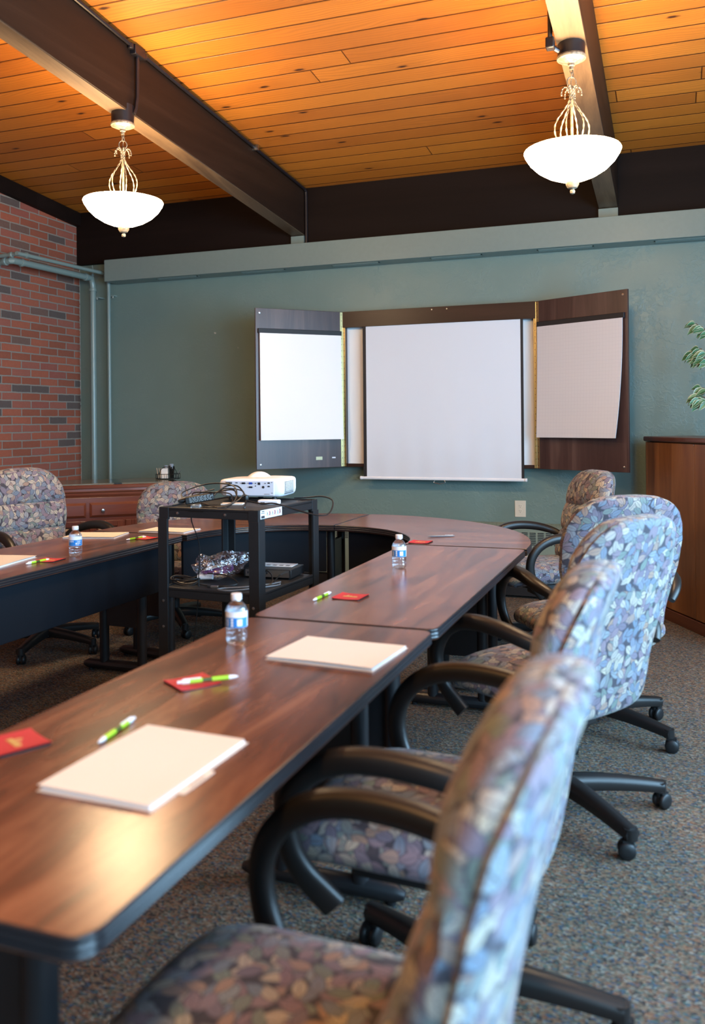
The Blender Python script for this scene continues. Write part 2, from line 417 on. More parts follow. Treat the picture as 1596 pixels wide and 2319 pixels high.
def text_flat(txt, size):
    cu = bpy.data.curves.new('t', 'FONT'); cu.body = txt; cu.size = size; cu.extrude = .0002; cu.resolution_u = 3
    ob = bpy.data.objects.new('t', cu); COL.objects.link(ob)
    dg = bpy.context.evaluated_depsgraph_get(); me = bpy.data.meshes.new_from_object(ob.evaluated_get(dg))
    vs = [tuple(v.co) for v in me.vertices]; fs = [tuple(p.vertices) for p in me.polygons]
    bpy.data.objects.remove(ob); bpy.data.curves.remove(cu); bpy.data.meshes.remove(me)
    return vs, fs
def rz(a): return Matrix.Rotation(a, 4, 'Z')
def T(x, y, z): return Matrix.Translation((x, y, z))
# ------------------------------------------------------------------ room
XL, XR, YB, YF = -5.147, 1.95, 6.70, -3.2
CZ, RS = 3.289, .082
def cz(y): return CZ + RS * (YB - y)
struct(MB().box(XL - .2, XR + .2, YF - .2, YB + .2, -.08, 0), 'floor', 'carpet', smooth=0)
ang = math.atan(RS)
def slopebox(x0, x1, y0, y1, h0, h1, mi=0, mb=None):
    """box following the roof slope: h0,h1 = heights relative to the ceiling surface"""
    mb = mb or MB()
    vs = [(x, y, cz(y) + h) for h in (h0, h1) for x, y in ((x0, y0), (x1, y0), (x1, y1), (x0, y1))]
    return mb.add(vs, [(0, 3, 2, 1), (4, 5, 6, 7), (0, 1, 5, 4), (1, 2, 6, 5), (2, 3, 7, 6), (3, 0, 4, 7)], mi)
struct(slopebox(XL - .2, XR + .2, YF - .2, YB + .25, 0, .06), 'ceiling', 'planks', smooth=0)
struct(MB().box(XL - .2, XR + .2, YB, YB + .15, 0, 3.4), 'wall_back', 'wall', smooth=0)
struct(MB().add([(x, y, z) for x in (XL - .15, XL) for y, z in ((YF, 0), (YB, 0), (YB, cz(YB) + .03), (YF, cz(YF) + .03))],
       [(0, 1, 2, 3), (7, 6, 5, 4), (0, 4, 5, 1), (1, 5, 6, 2), (2, 6, 7, 3), (3, 7, 4, 0)]), 'wall_left', 'brick', smooth=0)
mb = MB().box(XL - .15, XR + .15, YF - .15, YF, 0, 4.2)
struct(mb, 'wall_front', 'wall', smooth=0)
# right wall with three window openings
WINS = [(-2.6, -.6), (-.2, 1.8), (2.2, 4.4)]; WZ0, WZ1 = .75, 2.55
mb = MB(); ys = [YF] + [v for w in WINS for v in w] + [YB]
for a, b in zip(ys[0::2], ys[1::2]): mb.box(XR, XR + .15, a, b, 0, 4.2)
for a, b in WINS: mb.box(XR, XR + .15, a, b, 0, WZ0); mb.box(XR, XR + .15, a, b, WZ1, 4.2)
struct(mb, 'wall_right', 'wall', smooth=0)
for i, (a, b) in enumerate(WINS):
    mb = MB(); m_ = (a + b) / 2
    for y in (a + .03, m_, b - .03): mb.box(XR + .05, XR + .10, y - .03, y + .03, WZ0, WZ1)
    for z in (WZ0 + .03, WZ1 - .03): mb.box(XR + .05, XR + .10, a, b, z - .03, z + .03)
    struct(mb, 'window_%d' % (i + 1), 'winframe')
# dark band above the green wall, soffit box, posts under the beams
struct(MB().box(XL, XR, YB - .045, YB, 2.812, 3.30), 'trim_1', 'band', smooth=0, bevel=.004)
so = MB().box(-4.732, XR, 6.50, YB, 2.615, 2.806)
so = struct(so, 'trim_2', 'green', smooth=0, bevel=.003)
for k in range(-3, 4):
    x = -1.758 + .824 * k
    if -4.7 < x < XR - .5:
        m_ = MB()
        m_.box(x, x + .41, 6.555, 6.575, 2.6125, 2.6152); m_.box(x, x + .41, 6.60, 6.61, 2.6125, 2.6152)
        for q in range(2): m_.box(x + q * .40, x + q * .40 + .01, 6.555, 6.61, 2.6125, 2.6152)
        m_.build('air_slot', 'pipe', so, smooth=0)
BE = [(-2.965, -2.850), (-.494, -.357)]
for i, (a, b) in enumerate(BE):
    struct(MB().box(a - .0, b, 6.62, YB - .04, 2.80, 2.893), 'trim_%d' % (i + 3), 'green', smooth=0)
# sloping trim board on the brick wall
struct(slopebox(XL, XL + .055, YF, YB - .045, -.125, -.002), 'trim_5', 'band', smooth=0, bevel=.003)
# beams
for i, (a, b) in enumerate(BE):
    bt = thing('ceiling_beam', ['dark stained timber beam crossing the ceiling at left, carrying a black conduit', 'dark stained timber beam at right, running back to the wall above the right pendant lamp'][i], 'beam', ((a + b) / 2, YB, 2.9), group='dark roof beams')
    mb = slopebox(a, b, YF, YB - .046, -.390, -.001)
    o = mb.build('beam_side', 'beam', smooth=0, bevel=.004); o.parent = bt; o.matrix_parent_inverse = Matrix.Translation((-(a + b) / 2, -YB, -2.9))
    mb = slopebox(a + .003, b - .003, YF, YB - .048, -.3965, -.389)
    o = mb.build('beam_underside', 'beam_bottom', smooth=0); o.parent = bt; o.matrix_parent_inverse = Matrix.Translation((-(a + b) / 2, -YB, -2.9))
    tag(o, 'paler worn wood on the underside')
# conduits
cx = BE[0][1] + .016
cd = thing('electrical_conduit', 'black electrical conduit running along the top of the left roof beam and down the wall', 'conduit', (cx, 4.2, 3.4))
def loc_part(mb, name, mat, par, **k):
    o = mb.build(name, mat, par, **k); o.matrix_parent_inverse = Matrix.Translation(-Vector(par.location)); return o
pts = [(cx, y, cz(y) - .022) for y in (YF + .02, 0, 2, 4, 6, 6.55)] + [(cx, 6.62, cz(6.6) - .03), (cx, 6.638, cz(6.6) - .09), (cx, 6.638, 2.81)]
loc_part(MB().tube(cr(pts, 4), .0125, 10), 'conduit_run', 'hose', cd)
mb = MB().box(cx - .018, cx + .022, 4.17, 4.27, cz(4.22) - .062, cz(4.22) - .006)
for y in (4.155, 4.285): mb.lathe([(.018, -.016), (.018, .016)], (cx, y, cz(y) - .03), 10, X=None)
loc_part(mb, 'junction_box', 'hose', cd, bevel=.004)
loc_part(MB().tube([(cx, 4.22, cz(4.22) - .04), (cx, 4.215, 3.2), (cx, 4.20, 3.13), (cx - .005, 4.19, 3.10)], .011, 10), 'conduit_drop', 'hose', cd)
loc_part(MB().box(cx - .018, cx + .028, 5.69, 5.71, cz(5.7) - .042, cz(5.7) - .002), 'conduit_clamp', 'steel', cd)
cx2 = BE[1][0] - .016
cd2 = thing('electrical_conduit', 'short black conduit dropping beside the right roof beam to the right lamp', 'conduit', (cx2, 4.1, 3.2))
loc_part(MB().tube(cr([(cx2, 4.05, cz(4.05) - .01), (cx2, 4.06, 3.15), (cx2, 4.08, 3.08), (cx2 + .03, 4.12, 3.06)], 4), .011, 10), 'conduit_drop', 'hose', cd2)
loc_part(MB().box(cx2 - .02, cx2 + .02, 4.04, 4.09, 3.05, 3.10), 'conduit_elbow', 'hose', cd2, bevel=.006)
# green pipes on the left
pw = thing('wall_pipe', 'thick green-painted pipe bending from the brick wall down into the corner', 'pipe', (-4.93, 6.6, 0))
pts = [(XL + .0, 5.56, 2.645), (-4.99, 5.57, 2.655), (-4.945, 5.585, 2.658), (-4.93, 5.66, 2.660), (-4.93, 6.5, 2.668), (-4.93, 6.575, 2.662), (-4.93, 6.60, 2.60), (-4.93, 6.60, 2.5)]
loc_part(MB().tube(cr(pts, 6) + [Vector((-4.93, 6.60, 0.0))], .027, 16), 'pipe_run', 'pipe', pw)
mb = MB()
for q, d in (((-4.93, 5.68, 2.66), 'Y'), ((-4.93, 6.50, 2.668), 'Y'), ((-4.93, 6.60, 2.565), 'Z'), ((-4.99, 5.567, 2.655), 'X')):
    R = {'Y': Matrix.Rotation(PI / 2, 4, 'X'), 'Z': Matrix.Identity(4), 'X': Matrix.Rotation(PI / 2, 4, 'Y')}[d]
    loc_part(MB().lathe([(.029, -.014), (.034, -.011), (.034, .011), (.029, .014)], (0, 0, 0), 16, X=T(*q) @ R), 'elbow_collar', 'pipe', pw)
loc_part(MB().lathe([(.012, 0), (.014, .02), (.007, .045), (.004, .10)], (-4.93, 6.60, 2.69), 12), 'air_vent', 'pipe', pw)
mb = MB().box(-4.912, -4.87, 6.61, YB, 2.49, 2.50).lathe([(.007, -.012), (.007, .012)], (-4.895, 6.615, 2.49), 10)
loc_part(mb, 'pipe_bracket', 'pipe', pw)
pn = thing('wall_pipe', 'thin green-painted pipe running over the thick one to the soffit and down the wall', 'pipe', (-4.80, 6.65, 0))
pts = [(XL, 5.49, 2.675), (-4.86, 5.50, 2.688), (-4.815, 5.515, 2.690), (-4.80, 5.57, 2.692), (-4.80, 6.55, 2.705), (-4.80, 6.63, 2.70), (-4.797, 6.65, 2.64), (-4.794, 6.65, 2.5)]
loc_part(MB().tube(cr(pts, 6) + [Vector((-4.794, 6.65, 0.0))], .0165, 14), 'pipe_run', 'pipe', pn)
mb = MB()
for q, d in (((-4.80, 5.585, 2.692), 'Y'), ((-4.87, 5.498, 2.686), 'X')):
    R = {'Y': Matrix.Rotation(PI / 2, 4, 'X'), 'X': Matrix.Rotation(PI / 2, 4, 'Y')}[d]
    loc_part(MB().lathe([(.018, -.012), (.0225, -.009), (.0225, .009), (.018, .012)], (0, 0, 0), 16, X=T(*q) @ R), 'elbow_collar', 'pipe', pn)
mb = MB().box(-4.815, -4.74, 6.655, YB, 2.505, 2.515).lathe([(.007, -.012), (.007, .012)], (-4.755, 6.66, 2.50), 10)
loc_part(mb, 'pipe_bracket', 'pipe', pn)
# outlet
ot = thing('wall_outlet', 'ivory double power outlet on the green wall below the screen', 'outlet', (-1.097, YB, .667))
mb = MB().box(-.042, .042, -.006, 0, -.063, .063); mb.build('cover_plate', 'plate', ot, bevel=.0025)
for s_ in (-1, 1):
    f = MB().lathe([(.0165, 0), (.0165, .002)], (0, 0, 0), 20, X=T(0, -.006, s_ * .0195) @ Matrix.Rotation(PI / 2, 4, 'X')).build('receptacle', 'plate', ot)
    m_ = MB().box(-.0075, -.0055, -.0092, -.008, s_ * .0195 + .001, s_ * .0195 + .008).box(.0055, .0075, -.0092, -.008, s_ * .0195 + .002, s_ * .0195 + .008).box(-.002, .002, -.0092, -.008, s_ * .0195 - .009, s_ * .0195 - .005)
    m_.build('socket_slot', 'ink', f, smooth=0)
# baseboard heater
ht = thing('wall_heater', 'long low green convector heater with slotted vents along the back wall', 'heater', (-1.4, YB, 0))
X0, X1, yf = -1.7, 1.05, -.125
mb = MB().box(X0, X1, yf, 0, .12, .535)
mb.add([(X0, yf, .535), (X1, yf, .535), (X1, 0, .562), (X0, 0, .562), (X0, 0, .535), (X1, 0, .535)], [(0, 1, 2, 3), (0, 3, 4), (1, 5, 2), (0, 4, 5, 1), (3, 2, 5, 4)])
mb.build('casing', 'heater', ht, smooth=0, bevel=.003)
mb = MB().box(X0 + .02, X1 - .02, yf + .02, -.01, .02, .12); mb.build('kick_recess', 'rubber', ht, smooth=0)
mb = MB(); x = X0 + .03
while x < X1 - .05:
    mb.tube([(x, -.015, .560), (x + .018, yf + .03, .542)], .0018, 4); x += .028
mb.tube([(X0 + .02, -.012, .561), (X1 - .02, -.012, .561)], .0022, 4).tube([(X0 + .02, yf + .025, .541), (X1 - .02, yf + .025, .541)], .0022, 4)
mb.build('top_grille', 'green', ht)
x = X0 + .05; k = 0
while x < X1 - .1:
    if k % 9 not in (3,):
        m_ = MB()
        for j in range(8): m_.box(x, x + .046, yf - .0015, yf + .002, .408 + j * .0125, .4145 + j * .0125)
        m_.build('louvre', 'port', ht, smooth=0)
    x += .060; k += 1
mb = MB().box(X0 + .24, X0 + .244, yf - .002, yf, .12, .535).box(X0 + .32, X0 + .324, yf - .002, yf, .12, .535); mb.build('panel_joint', 'heater', ht, smooth=0)
# ------------------------------------------------------------------ lamps
LAMPD = 4.17
def make_lamp(x, y, label):
    zb = 2.893 + RS * (YB - y)
    L = thing('pendant_lamp', label, 'lamp', (x, y, 0), group='lit bowl pendants on the roof beams')
    MB().lathe([(.063, zb - 3.05 + .06), (.063, 0)], (0, 0, 3.035), 28).build('mounting_box', 'hose', L)
    MB().lathe([(.064, .012), (.068, .004), (.066, -.004), (.05, -.012), (.02, -.02), (.016, -.024), (.016, -.034), (.010, -.038), (.010, -.052), (0, -.052)], (0, 0, 3.035), 36).build('canopy', 'antique', L)
    # chain links and ring
    for i, (zc, rot) in enumerate(((2.978, 0), (2.958, 90))):
        pts = [(.007 * math.cos(a), 0, .014 * math.sin(a)) for a in [2 * PI * k / 14 for k in range(14)]]
        MB().tube(pts, .0022, 6, closed=True, X=T(0, 0, zc) @ Matrix.Rotation(math.radians(rot), 4, 'Z')).build('chain_link', 'antique', L)
    pts = [(.022 * math.cos(a), 0, .024 * math.sin(a)) for a in [2 * PI * k / 24 for k in range(24)]]
    MB().tube(pts, .0028, 8, closed=True, X=T(0, 0, 2.925) @ rz(.5)).build('ring', 'antique', L)
    MB().tube(cr([(0, 0, 2.99), (.008, .003, 2.96), (-.004, .006, 2.93), (.003, 0, 2.89)], 6), .0018, 6).build('lamp_wire', 'antique', L)
    MB().lathe([(.009, .02), (.012, 0), (.009, -.02)], (0, 0, 2.885), 14).build('collar', 'antique', L)
    MB().tube([(0, 0, 2.90), (0, 0, 2.60), (0, 0, 2.45)], .0062, 10).build('centre_rod', 'antique', L)
    prof = [(.046, 2.862), (.047, 2.876), (.042, 2.893), (.031, 2.902), (.019, 2.898), (.011, 2.882), (.009, 2.86), (.011, 2.842), (.022, 2.818), (.044, 2.785), (.067, 2.752), (.079, 2.718), (.077, 2.682), (.063, 2.645), (.048, 2.605)]
    cu = cr([(r, 0, z) for r, z in prof], 5)
    for k in range(6):
        MB().tube(cu, .0042, 8, ry=.0025, twist=.75, X=rz(2 * PI * k / 6 + .3)).build('scroll_arm', 'antique', L)
    bp = [(.219, 2.606), (.222, 2.600), (.216, 2.585), (.195, 2.552), (.160, 2.518), (.115, 2.490), (.07, 2.472), (.02, 2.465), (.02, 2.471), (.07, 2.478), (.112, 2.496), (.156, 2.524), (.19, 2.557), (.211, 2.588), (.215, 2.602)]
    b = MB().lathe(bp, (0, 0, 0), 64, close=True).build('glass_bowl', 'bowl', L, smooth=60)
    MB().lathe([(.028, 2.472), (.031, 2.464), (.030, 2.446), (.021, 2.430), (.009, 2.425), (.008, 2.422), (.0125, 2.415), (.010, 2.405), (0, 2.401)], (0, 0, 0), 24).build('finial', 'antique', L)
    return L
make_lamp(-2.902, LAMPD, 'lit white bowl pendant lamp hanging under the left roof beam')
make_lamp(-.427, LAMPD, 'lit white bowl pendant lamp hanging under the right roof beam')
# ------------------------------------------------------------------ tables
TH = .737
def rrect(x0, x1, y0, y1, r=.04, n=6):
    out = []
    for cx_, cy_, a0 in ((x1 - r, y1 - r, 0), (x0 + r, y1 - r, PI / 2), (x0 + r, y0 + r, PI), (x1 - r, y0 + r, 1.5 * PI)):
        for i in range(n + 1):
            a = a0 + PI / 2 * i / n; out.append((cx_ + r * math.cos(a), cy_ + r * math.sin(a)))
    return out
EDGE = [(-.006, -.001), (0, 0), (.004, -.003), (.005, -.008), (.003, -.0105), (.005, -.013), (.006, -.0175), (.003, -.021), (.0055, -.0235), (.006, -.028), (.003, -.031), (-.002, -.035), (-.006, -.035)]
def inset(o, d):
    n = len(o); out = []
    for i in range(n):
        p = Vector(o[i]); a = Vector(o[i - 1]); b = Vector(o[(i + 1) % n]); e1 = (p - a).normalized(); e2 = (b - p).normalized()
        nn = Vector((e1.y + e2.y, -e1.x - e2.x)).normalized(); out.append((p.x - nn.x * d, p.y - nn.y * d))
    return out
def tabletop(par, outline, mat):
    MB().prism(inset(outline, .004), -.034, 0).build('tabletop', mat, par, smooth=20, loc=(0, 0, TH))
    MB().ringsweep(inset(outline, .005), EDGE).build('edge_band', 'black', par, smooth=50, loc=(0, 0, TH))
def tleg(par, x, y, rot, fl=.50, sp=.12):
    mb = MB()
    pts = [(-fl / 2, 0, .030), (-fl / 2 + .03, 0, .034), (0, 0, .036), (fl / 2 - .03, 0, .034), (fl / 2, 0, .030)]
    mb.tube(pts, [.012, .026, .028, .026, .012], 12)
    for s_ in (-1, 1):
        mb.tube([(s_ * sp, 0, .05), (s_ * sp, 0, TH - .04)], .026, 14)
        mb.lathe([(.014, 0), (.014, .012)], (s_ * fl * .42, 0, 0), 12)
    mb.box(-sp - .04, sp + .04, -.035, .035, TH - .055, TH - .035)
    mb.box(-sp, sp, -.012, .012, .25, .62)
    o = mb.build('leg', 'blackmat', par, loc=(x, y, 0), rot=(0, 0, rot)); return o
def rect_table(x0, x1, y0, y1, label, inner, group):
    cx_, cy_ = (x0 + x1) / 2, (y0 + y1) / 2; w, l = x1 - x0, y1 - y0
    t = thing('conference_table', label, 'table', (cx_, cy_, 0), group=group)
    tabletop(t, rrect(-w / 2, w / 2, -l / 2, l / 2), 'table')
    for s_ in (-1, 1): tleg(t, 0, s_ * (l / 2 - .14), 0)
    MB().box(inner * (w / 2 - .075) - .008, inner * (w / 2 - .075) + .008, -l / 2 + .05, l / 2 - .05, .452, TH - .037).build('modesty_panel', 'panel', t, smooth=0, bevel=.003)
    return t
G1 = 'rectangular walnut conference tables'
rect_table(-1.260, -.652, .848, 2.448, 'nearest walnut-topped table, its rounded corner at lower left', -1, G1)
rect_table(-1.254, -.650, 2.462, 4.125, 'walnut-topped table in the middle of the right row, holding the far small bottle', -1, G1)
rect_table(-3.105, -2.495, 2.45, 4.125, 'walnut-topped table at left with a black front panel facing the cart', 1, G1)
def arc(r0, a0, a1, n=22, c=(-1.875, 4.135), bulge=0.0):
    return [(c[0] + (r0 + bulge * abs(math.sin(2 * a)) * 0 + bulge * math.sin(a)) * math.cos(a), c[1] + (r0 + bulge * math.sin(a)) * math.sin(a)) for a in [a0 + (a1 - a0) * i / n for i in range(n + 1)]]
for side in (0, 1):
    a0, a1 = ((.008, PI / 2 - .006), (PI / 2 + .006, PI - .008))[side]
    c = (-1.875, 4.135)
    t = thing('corner_table', ['curved walnut corner table at the right end of the horseshoe', 'curved walnut corner table at the left, behind the projector cart'][side], 'table', (c[0], c[1], 0), group='curved corner tables')
    loc_ = lambda L: [(x - c[0], y - c[1]) for x, y in L]
    out = loc_(arc(1.225, a0, a1, bulge=.06)) + loc_(arc(.617, a1 , a0, bulge=.02))
    tabletop(t, out, 'table_far')
    for aa in ((a0 + .13, a1 - .10) if side == 0 else (a0 + .10, a1 - .13)):
        tleg(t, .92 * math.cos(aa), .92 * math.sin(aa), aa, .5, .12)
    b0, b1 = a0 + .10, a1 - .10
    o_ = loc_(arc(.70, b0, b1)) + loc_(arc(.686, b1, b0))
    MB().prism(o_, .452, TH - .037).build('modesty_panel', 'panel', t, smooth=30)
# ------------------------------------------------------------------ chairs
BW = [(.385, .10), (.392, .155), (.405, .185), (.43, .212), (.48, .215), (.55, .218), (.64, .236), (.74, .260), (.85, .266), (.92, .254), (.97, .228), (1.0, .198), (1.02, .165), (1.035, .12), (1.043, .06)]
BY = [(.355, -.158), (.42, -.172), (.50, -.188), (.60, -.204), (.70, -.224), (.80, -.248), (.92, -.277), (1.045, -.322)]
def sect(w, t0, t1, yc, z, tilt, n=28, p=3.2):
    out = []
    for i in range(n):
        a = 2 * PI * i / n; c_, s_ = math.cos(a), math.sin(a)
        x = w * math.copysign(abs(c_) ** (2 / p), c_); u = math.copysign(abs(s_) ** (2 / 2.2), s_)
        d = t1 * u if u > 0 else -t0 * u
        # the sides of the back wrap forward slightly
        if abs(u) < .05 or (t0 > -.01 and u < 0) or (t1 < .01 and u > 0): x *= .955
        d += .014 * (abs(x) / .26) ** 3
        out.append((x, yc + d * math.cos(tilt), z + d * math.sin(tilt)))
    return out
def back_mesh(t0, t1, pillows, grow=0.0):
    rings = []; N = 84
    for i in range(N + 1):
        s_ = i / N; z = .387 + (1.041 - .387) * (.5 - .5 * math.cos(PI * s_)) if True else 0
        w = max(.03, interp(BW, z) + grow); yc = interp(BY, z); dz = .02
        tl = -math.atan2(interp(BY, z - dz) - interp(BY, z + dz), 2 * dz) * .6
        e = min(1, (min(z - .383, 1.046 - z)) / .035); e = math.sqrt(max(.02, 1 - (1 - e) ** 2))
        a, b = t0 * e, t1 * e
        if pillows:
            q = max(0, min(1, (.78 - z) / .30)); b += .045 * q * q * (3 - 2 * q) * e
            for zc, h in ((.58, .085), (.7425, .0775), (.928, .108)):
                q = abs(z - zc) / h
                if q < 1: b += .034 * math.sqrt(1 - q * q) * e
        rings.append(sect(w, a, b, yc, z, -tl * 0 + .15))
    return MB().loft(rings)
def seat_mesh():
    rings = []; N = 26; n = 28
    for i in range(N + 1):
        s_ = .5 - .5 * math.cos(PI * i / N); y = -.190 + .545 * s_
        e = min(1, min(s_, 1 - s_) / .12); e = math.sqrt(max(.03, 1 - (1 - e) ** 2))
        w = .268 * (1 - .10 * (max(0, s_ - .75) / .25) ** 2 - .12 * (max(0, .3 - s_) / .3) ** 2) * (.80 + .20 * e)
        zc = .455 - .030 * max(0, (s_ - .72) / .28) ** 2; th = .058 * e
        dome = .012
        r = []
        for k in range(n):
            a = 2 * PI * k / n; c_, q = math.cos(a), math.sin(a)
            x = w * math.copysign(abs(c_) ** (2 / 3.4), c_); z = th * math.copysign(abs(q) ** (2 / 2.5), q)
            if z > 0: z += dome * (1 - (x / w) ** 2)
            r.append((x, y, zc + z))
        rings.append(r)
    return MB().loft(rings)
def arm_mesh(sd):
    P = [(.240, -.205, .592), (.278, -.175, .632), (.312, -.11, .660), (.325, -.02, .680), (.328, .08, .686), (.328, .160, .674), (.328, .222, .642), (.328, .262, .595), (.327, .278, .540), (.322, .270, .480), (.312, .248, .432), (.301, .215, .392), (.292, .186, .362)]
    Wd = [.030, .040, .050, .054, .054, .052, .048, .044, .040, .037, .034, .031, .029]
    Td = [.030, .040, .048, .052, .052, .052, .050, .049, .048, .050, .054, .060, .062]
    k = 4; C = cr(P, k); rings = []; n = 14
    for i, p in enumerate(C):
        j = i / k; w = interp(list(enumerate(Wd)), j); t = interp(list(enumerate(Td)), j)
        a = C[max(0, i - 1)]; b = C[min(len(C) - 1, i + 1)]; tg = (b - a).normalized()
        sx = (Vector((1, 0, 0)) - tg * tg.x).normalized(); nn = tg.cross(sx)
        r = []
        for q in range(n):
            an = 2 * PI * q / n; c_, s_ = math.cos(an), math.sin(an)
            v = p + sx * (w / 2 * math.copysign(abs(c_) ** .75, c_)) + nn * (t / 2 * math.copysign(abs(s_) ** .75, s_))
            r.append((sd * v.x, v.y, v.z))
        rings.append(r)
    return MB().loft(rings)
def chair_proto():
    c = thing('office_chair', 'x', 'chair')
    back_mesh(-.004, .050, True).build('backrest', 'fabric', c, smooth=60)
    back_mesh(-.035, .004, False, .001).build('back_shell', 'fabric', c, smooth=60)
    seat_mesh().build('seat', 'fabric', c, smooth=60)
    for s_ in (-1, 1): arm_mesh(s_).build('armrest', 'arm', c, smooth=60)
    mb = MB().box(-.18, .18, -.13, .20, .365, .405); mb.build('seat_pan', 'rubber', c, bevel=.01)
    mb = MB().box(-.07, .07, -.09, .13, .315, .366); mb.build('tilt_mechanism', 'rubber', c, bevel=.008)
    MB().tube([(.06, .05, .33), (.16, .07, .325), (.24, .08, .315)], [.006, .006, .009], 8).build('lever', 'rubber', c)
    MB().lathe([(.030, .125), (.030, .205), (.024, .21), (.024, .31)], (0, 0, 0), 20).build('gas_column', 'rubber', c)
    MB().lathe([(.045, .075), (.052, .085), (.050, .125), (.036, .135)], (0, 0, 0), 24).build('hub', 'arm', c)
    for k in range(5):
        a = 2 * PI * k / 5 + PI / 2; X = rz(a)
        rings = []
        for j in range(9):
            s_ = j / 8; x = .035 + .315 * s_; zt = .130 - .038 * s_ ** 1.6; hh = .050 - .018 * s_; w = .034 - .009 * s_
            rings.append([(x, w * .75, zt), (x, w, zt - hh * .4), (x, w * .8, zt - hh), (x, -w * .8, zt - hh), (x, -w, zt - hh * .4), (x, -w * .75, zt), (x, -w * .3, zt + .006), (x, w * .3, zt + .006)])
        lg = MB().loft(rings, X=X).lathe([(.022, .06), (.022, .094)], (.34, 0, 0), 16, X=X).build('leg', 'arm', c, smooth=50, bevel=0)
        sw = random.uniform(0, 6.28); Y = X @ T(.34, 0, 0) @ rz(sw)
        cs = MB()
        for q in (-1, 1):
            cs.lathe([(.010, -.0085), (.024, -.0085), (.0272, -.004), (.0272, .005), (.022, .0095), (.008, .011)], (0, 0, 0), 22, X=Y @ T(.012, q * .0145, .0275) @ Matrix.Rotation(-q * PI / 2, 4, 'X'))
        cs.box(-.010, .030, -.0055, .0055, .022, .058, X=Y).box(-.006, .024, -.018, .018, .052, .059, X=Y).lathe([(.008, .05), (.008, .075)], (0, 0, 0), 10, X=Y)
        cs.build('caster', 'rubber', lg, smooth=50)
    return c
proto = chair_proto()
GC = 'leaf-patterned office chairs round the tables'
CH = [
 (-.440, 1.100, 89, -.008, 'nearest office chair, blurred leaf fabric, seat cut off at the bottom edge'),
 (-.455, 1.935, 87, -.006, 'second nearest leaf-fabric office chair, seen edge-on behind the nearest one'),
 (-.36, 3.04, 58, 0, 'leaf-fabric office chair with its blue-lit back and star base in the open carpet'),
 (-.32, 3.90, 31, 0, 'leaf-fabric office chair turned its broad back to us, before the wooden cabinet'),
 (-.68, 5.27, 122, .0, 'farthest office chair on the right, its rounded headrest under the screen door'),
 (-3.53, 4.25, -112, .035, 'leaf-fabric office chair at far left facing right, in front of the brick wall'),
 (-3.09, 4.98, -150, -.10, 'low office chair behind the projector cart, only its back showing over the table'),
]
for i, (x, y, th, dz, lab) in enumerate(CH):
    o = proto if i == 0 else copy_tree(proto)
    o.location = (x, y, 0); o.rotation_euler = (0, 0, math.radians(th)); tag(o, lab, 'chair', GC)
    for c in kids(o):
        if c.name.split('.')[0] in ('backrest', 'back_shell', 'seat', 'armrest', 'seat_pan', 'tilt_mechanism', 'lever'): c.location.z = dz
    for c in kids(o):
        if c.name.split('.')[0] in ('hub', 'leg') : c.rotation_euler.z = [.1, -.54, .36, -.105, .6, .35, .2][i]
# ------------------------------------------------------------------ small things on the tables
def bottle(x, y, rot, word, label):
    b = thing('water_bottle', label, 'bottle', (x, y, TH), rot, 'small water bottles')
    pr = [(0, .006), (.016, .004), (.022, .0), (.0265, .003), (.029, .012), (.0295, .020), (.0282, .023), (.0295, .026), (.0295, .031), (.0282, .034), (.0295, .037), (.0295, .043), (.0285, .046), (.0295, .049), (.0297, .092), (.0285, .098), (.024, .106), (.0165, .115), (.0130, .119), (.0128, .124), (0, .124)]
    MB().lathe(pr, n=40).build('bottle_body', 'water', b, smooth=50)
    MB().lathe([(.0142, .122), (.0148, .123), (.0148, .136), (.0140, .1385), (0, .1385)], n=28).build('cap', 'cap', b, smooth=40)
    def band(a0, a1, z0, z1, r, name, mat, par):
        n = max(3, int((a1 - a0) / .12)); vs = []
        for i in range(n + 1):
            a = a0 + (a1 - a0) * i / n; vs += [(r * math.cos(a), r * math.sin(a), z0), (r * math.cos(a), r * math.sin(a), z1)]
        return MB().add(vs, [(2 * i, 2 * i + 2, 2 * i + 3, 2 * i + 1) for i in range(n)]).build(name, mat, par, smooth=60, fix=False)
    lb = band(0, 2 * PI, .0495, .0925, .0300, 'wrap_label', 'lblW', b)
    A0 = -PI / 2
    band(A0 - 1.15, A0 + 1.3, .050, .077, .0302, 'blue_band', 'lblB', lb)
    if word:
        vs, fs = text_flat(word, .0125); w = max(v[0] for v in vs); out = []
        for v in vs: a = A0 - 1.05 + (v[0]) / .0304; r = .0304 + v[2]; out.append((r * math.cos(a), r * math.sin(a), .0668 + v[1]))
        MB().add(out, fs).build('label_word', 'lblW', lb, smooth=0)
        for k, (s0, s1) in enumerate(((.25, .95), (.35, .9), (.15, .8), (.3, .95), (.1, .6))):
            band(A0 + s0, A0 + s1, .0715 - k * .0042, .073 - k * .0042, .0304, 'fine_print', 'lblW', lb)
        MB().lathe([(0, 0), (.0028, 0), (.0028, .0003)], n=12, X=rz(.15) @ T(0, -.0303, .0605) @ Matrix.Rotation(PI / 2, 4, 'X')).build('label_badge', 'lblW', lb)
    else:
        for k in range(3):
            MB().lathe([(0, 0), (.0036, 0), (.0036, .0004)], n=16, X=rz(-.28) @ T(0, -.0303, .056 + k * .0078) @ Matrix.Rotation(PI / 2, 4, 'X')).build('label_badge', 'lblW', lb)
        band(A0 + .18, A0 + .66, .0545, .0725, .0304, 'pale_square', 'lblW', lb)
        for k in range(2): band(A0 - .86 + k * .13, A0 - .80 + k * .13, .053, .074, .0304, 'fine_print', 'lblW', lb)
    return b
bottle(-1.133, 2.14, math.radians(20), '', 'small water bottle beside the red coaster and pen on the nearest table')
bottle(-1.069, 3.455, math.radians(12), '', 'small water bottle standing on the middle table of the right row')
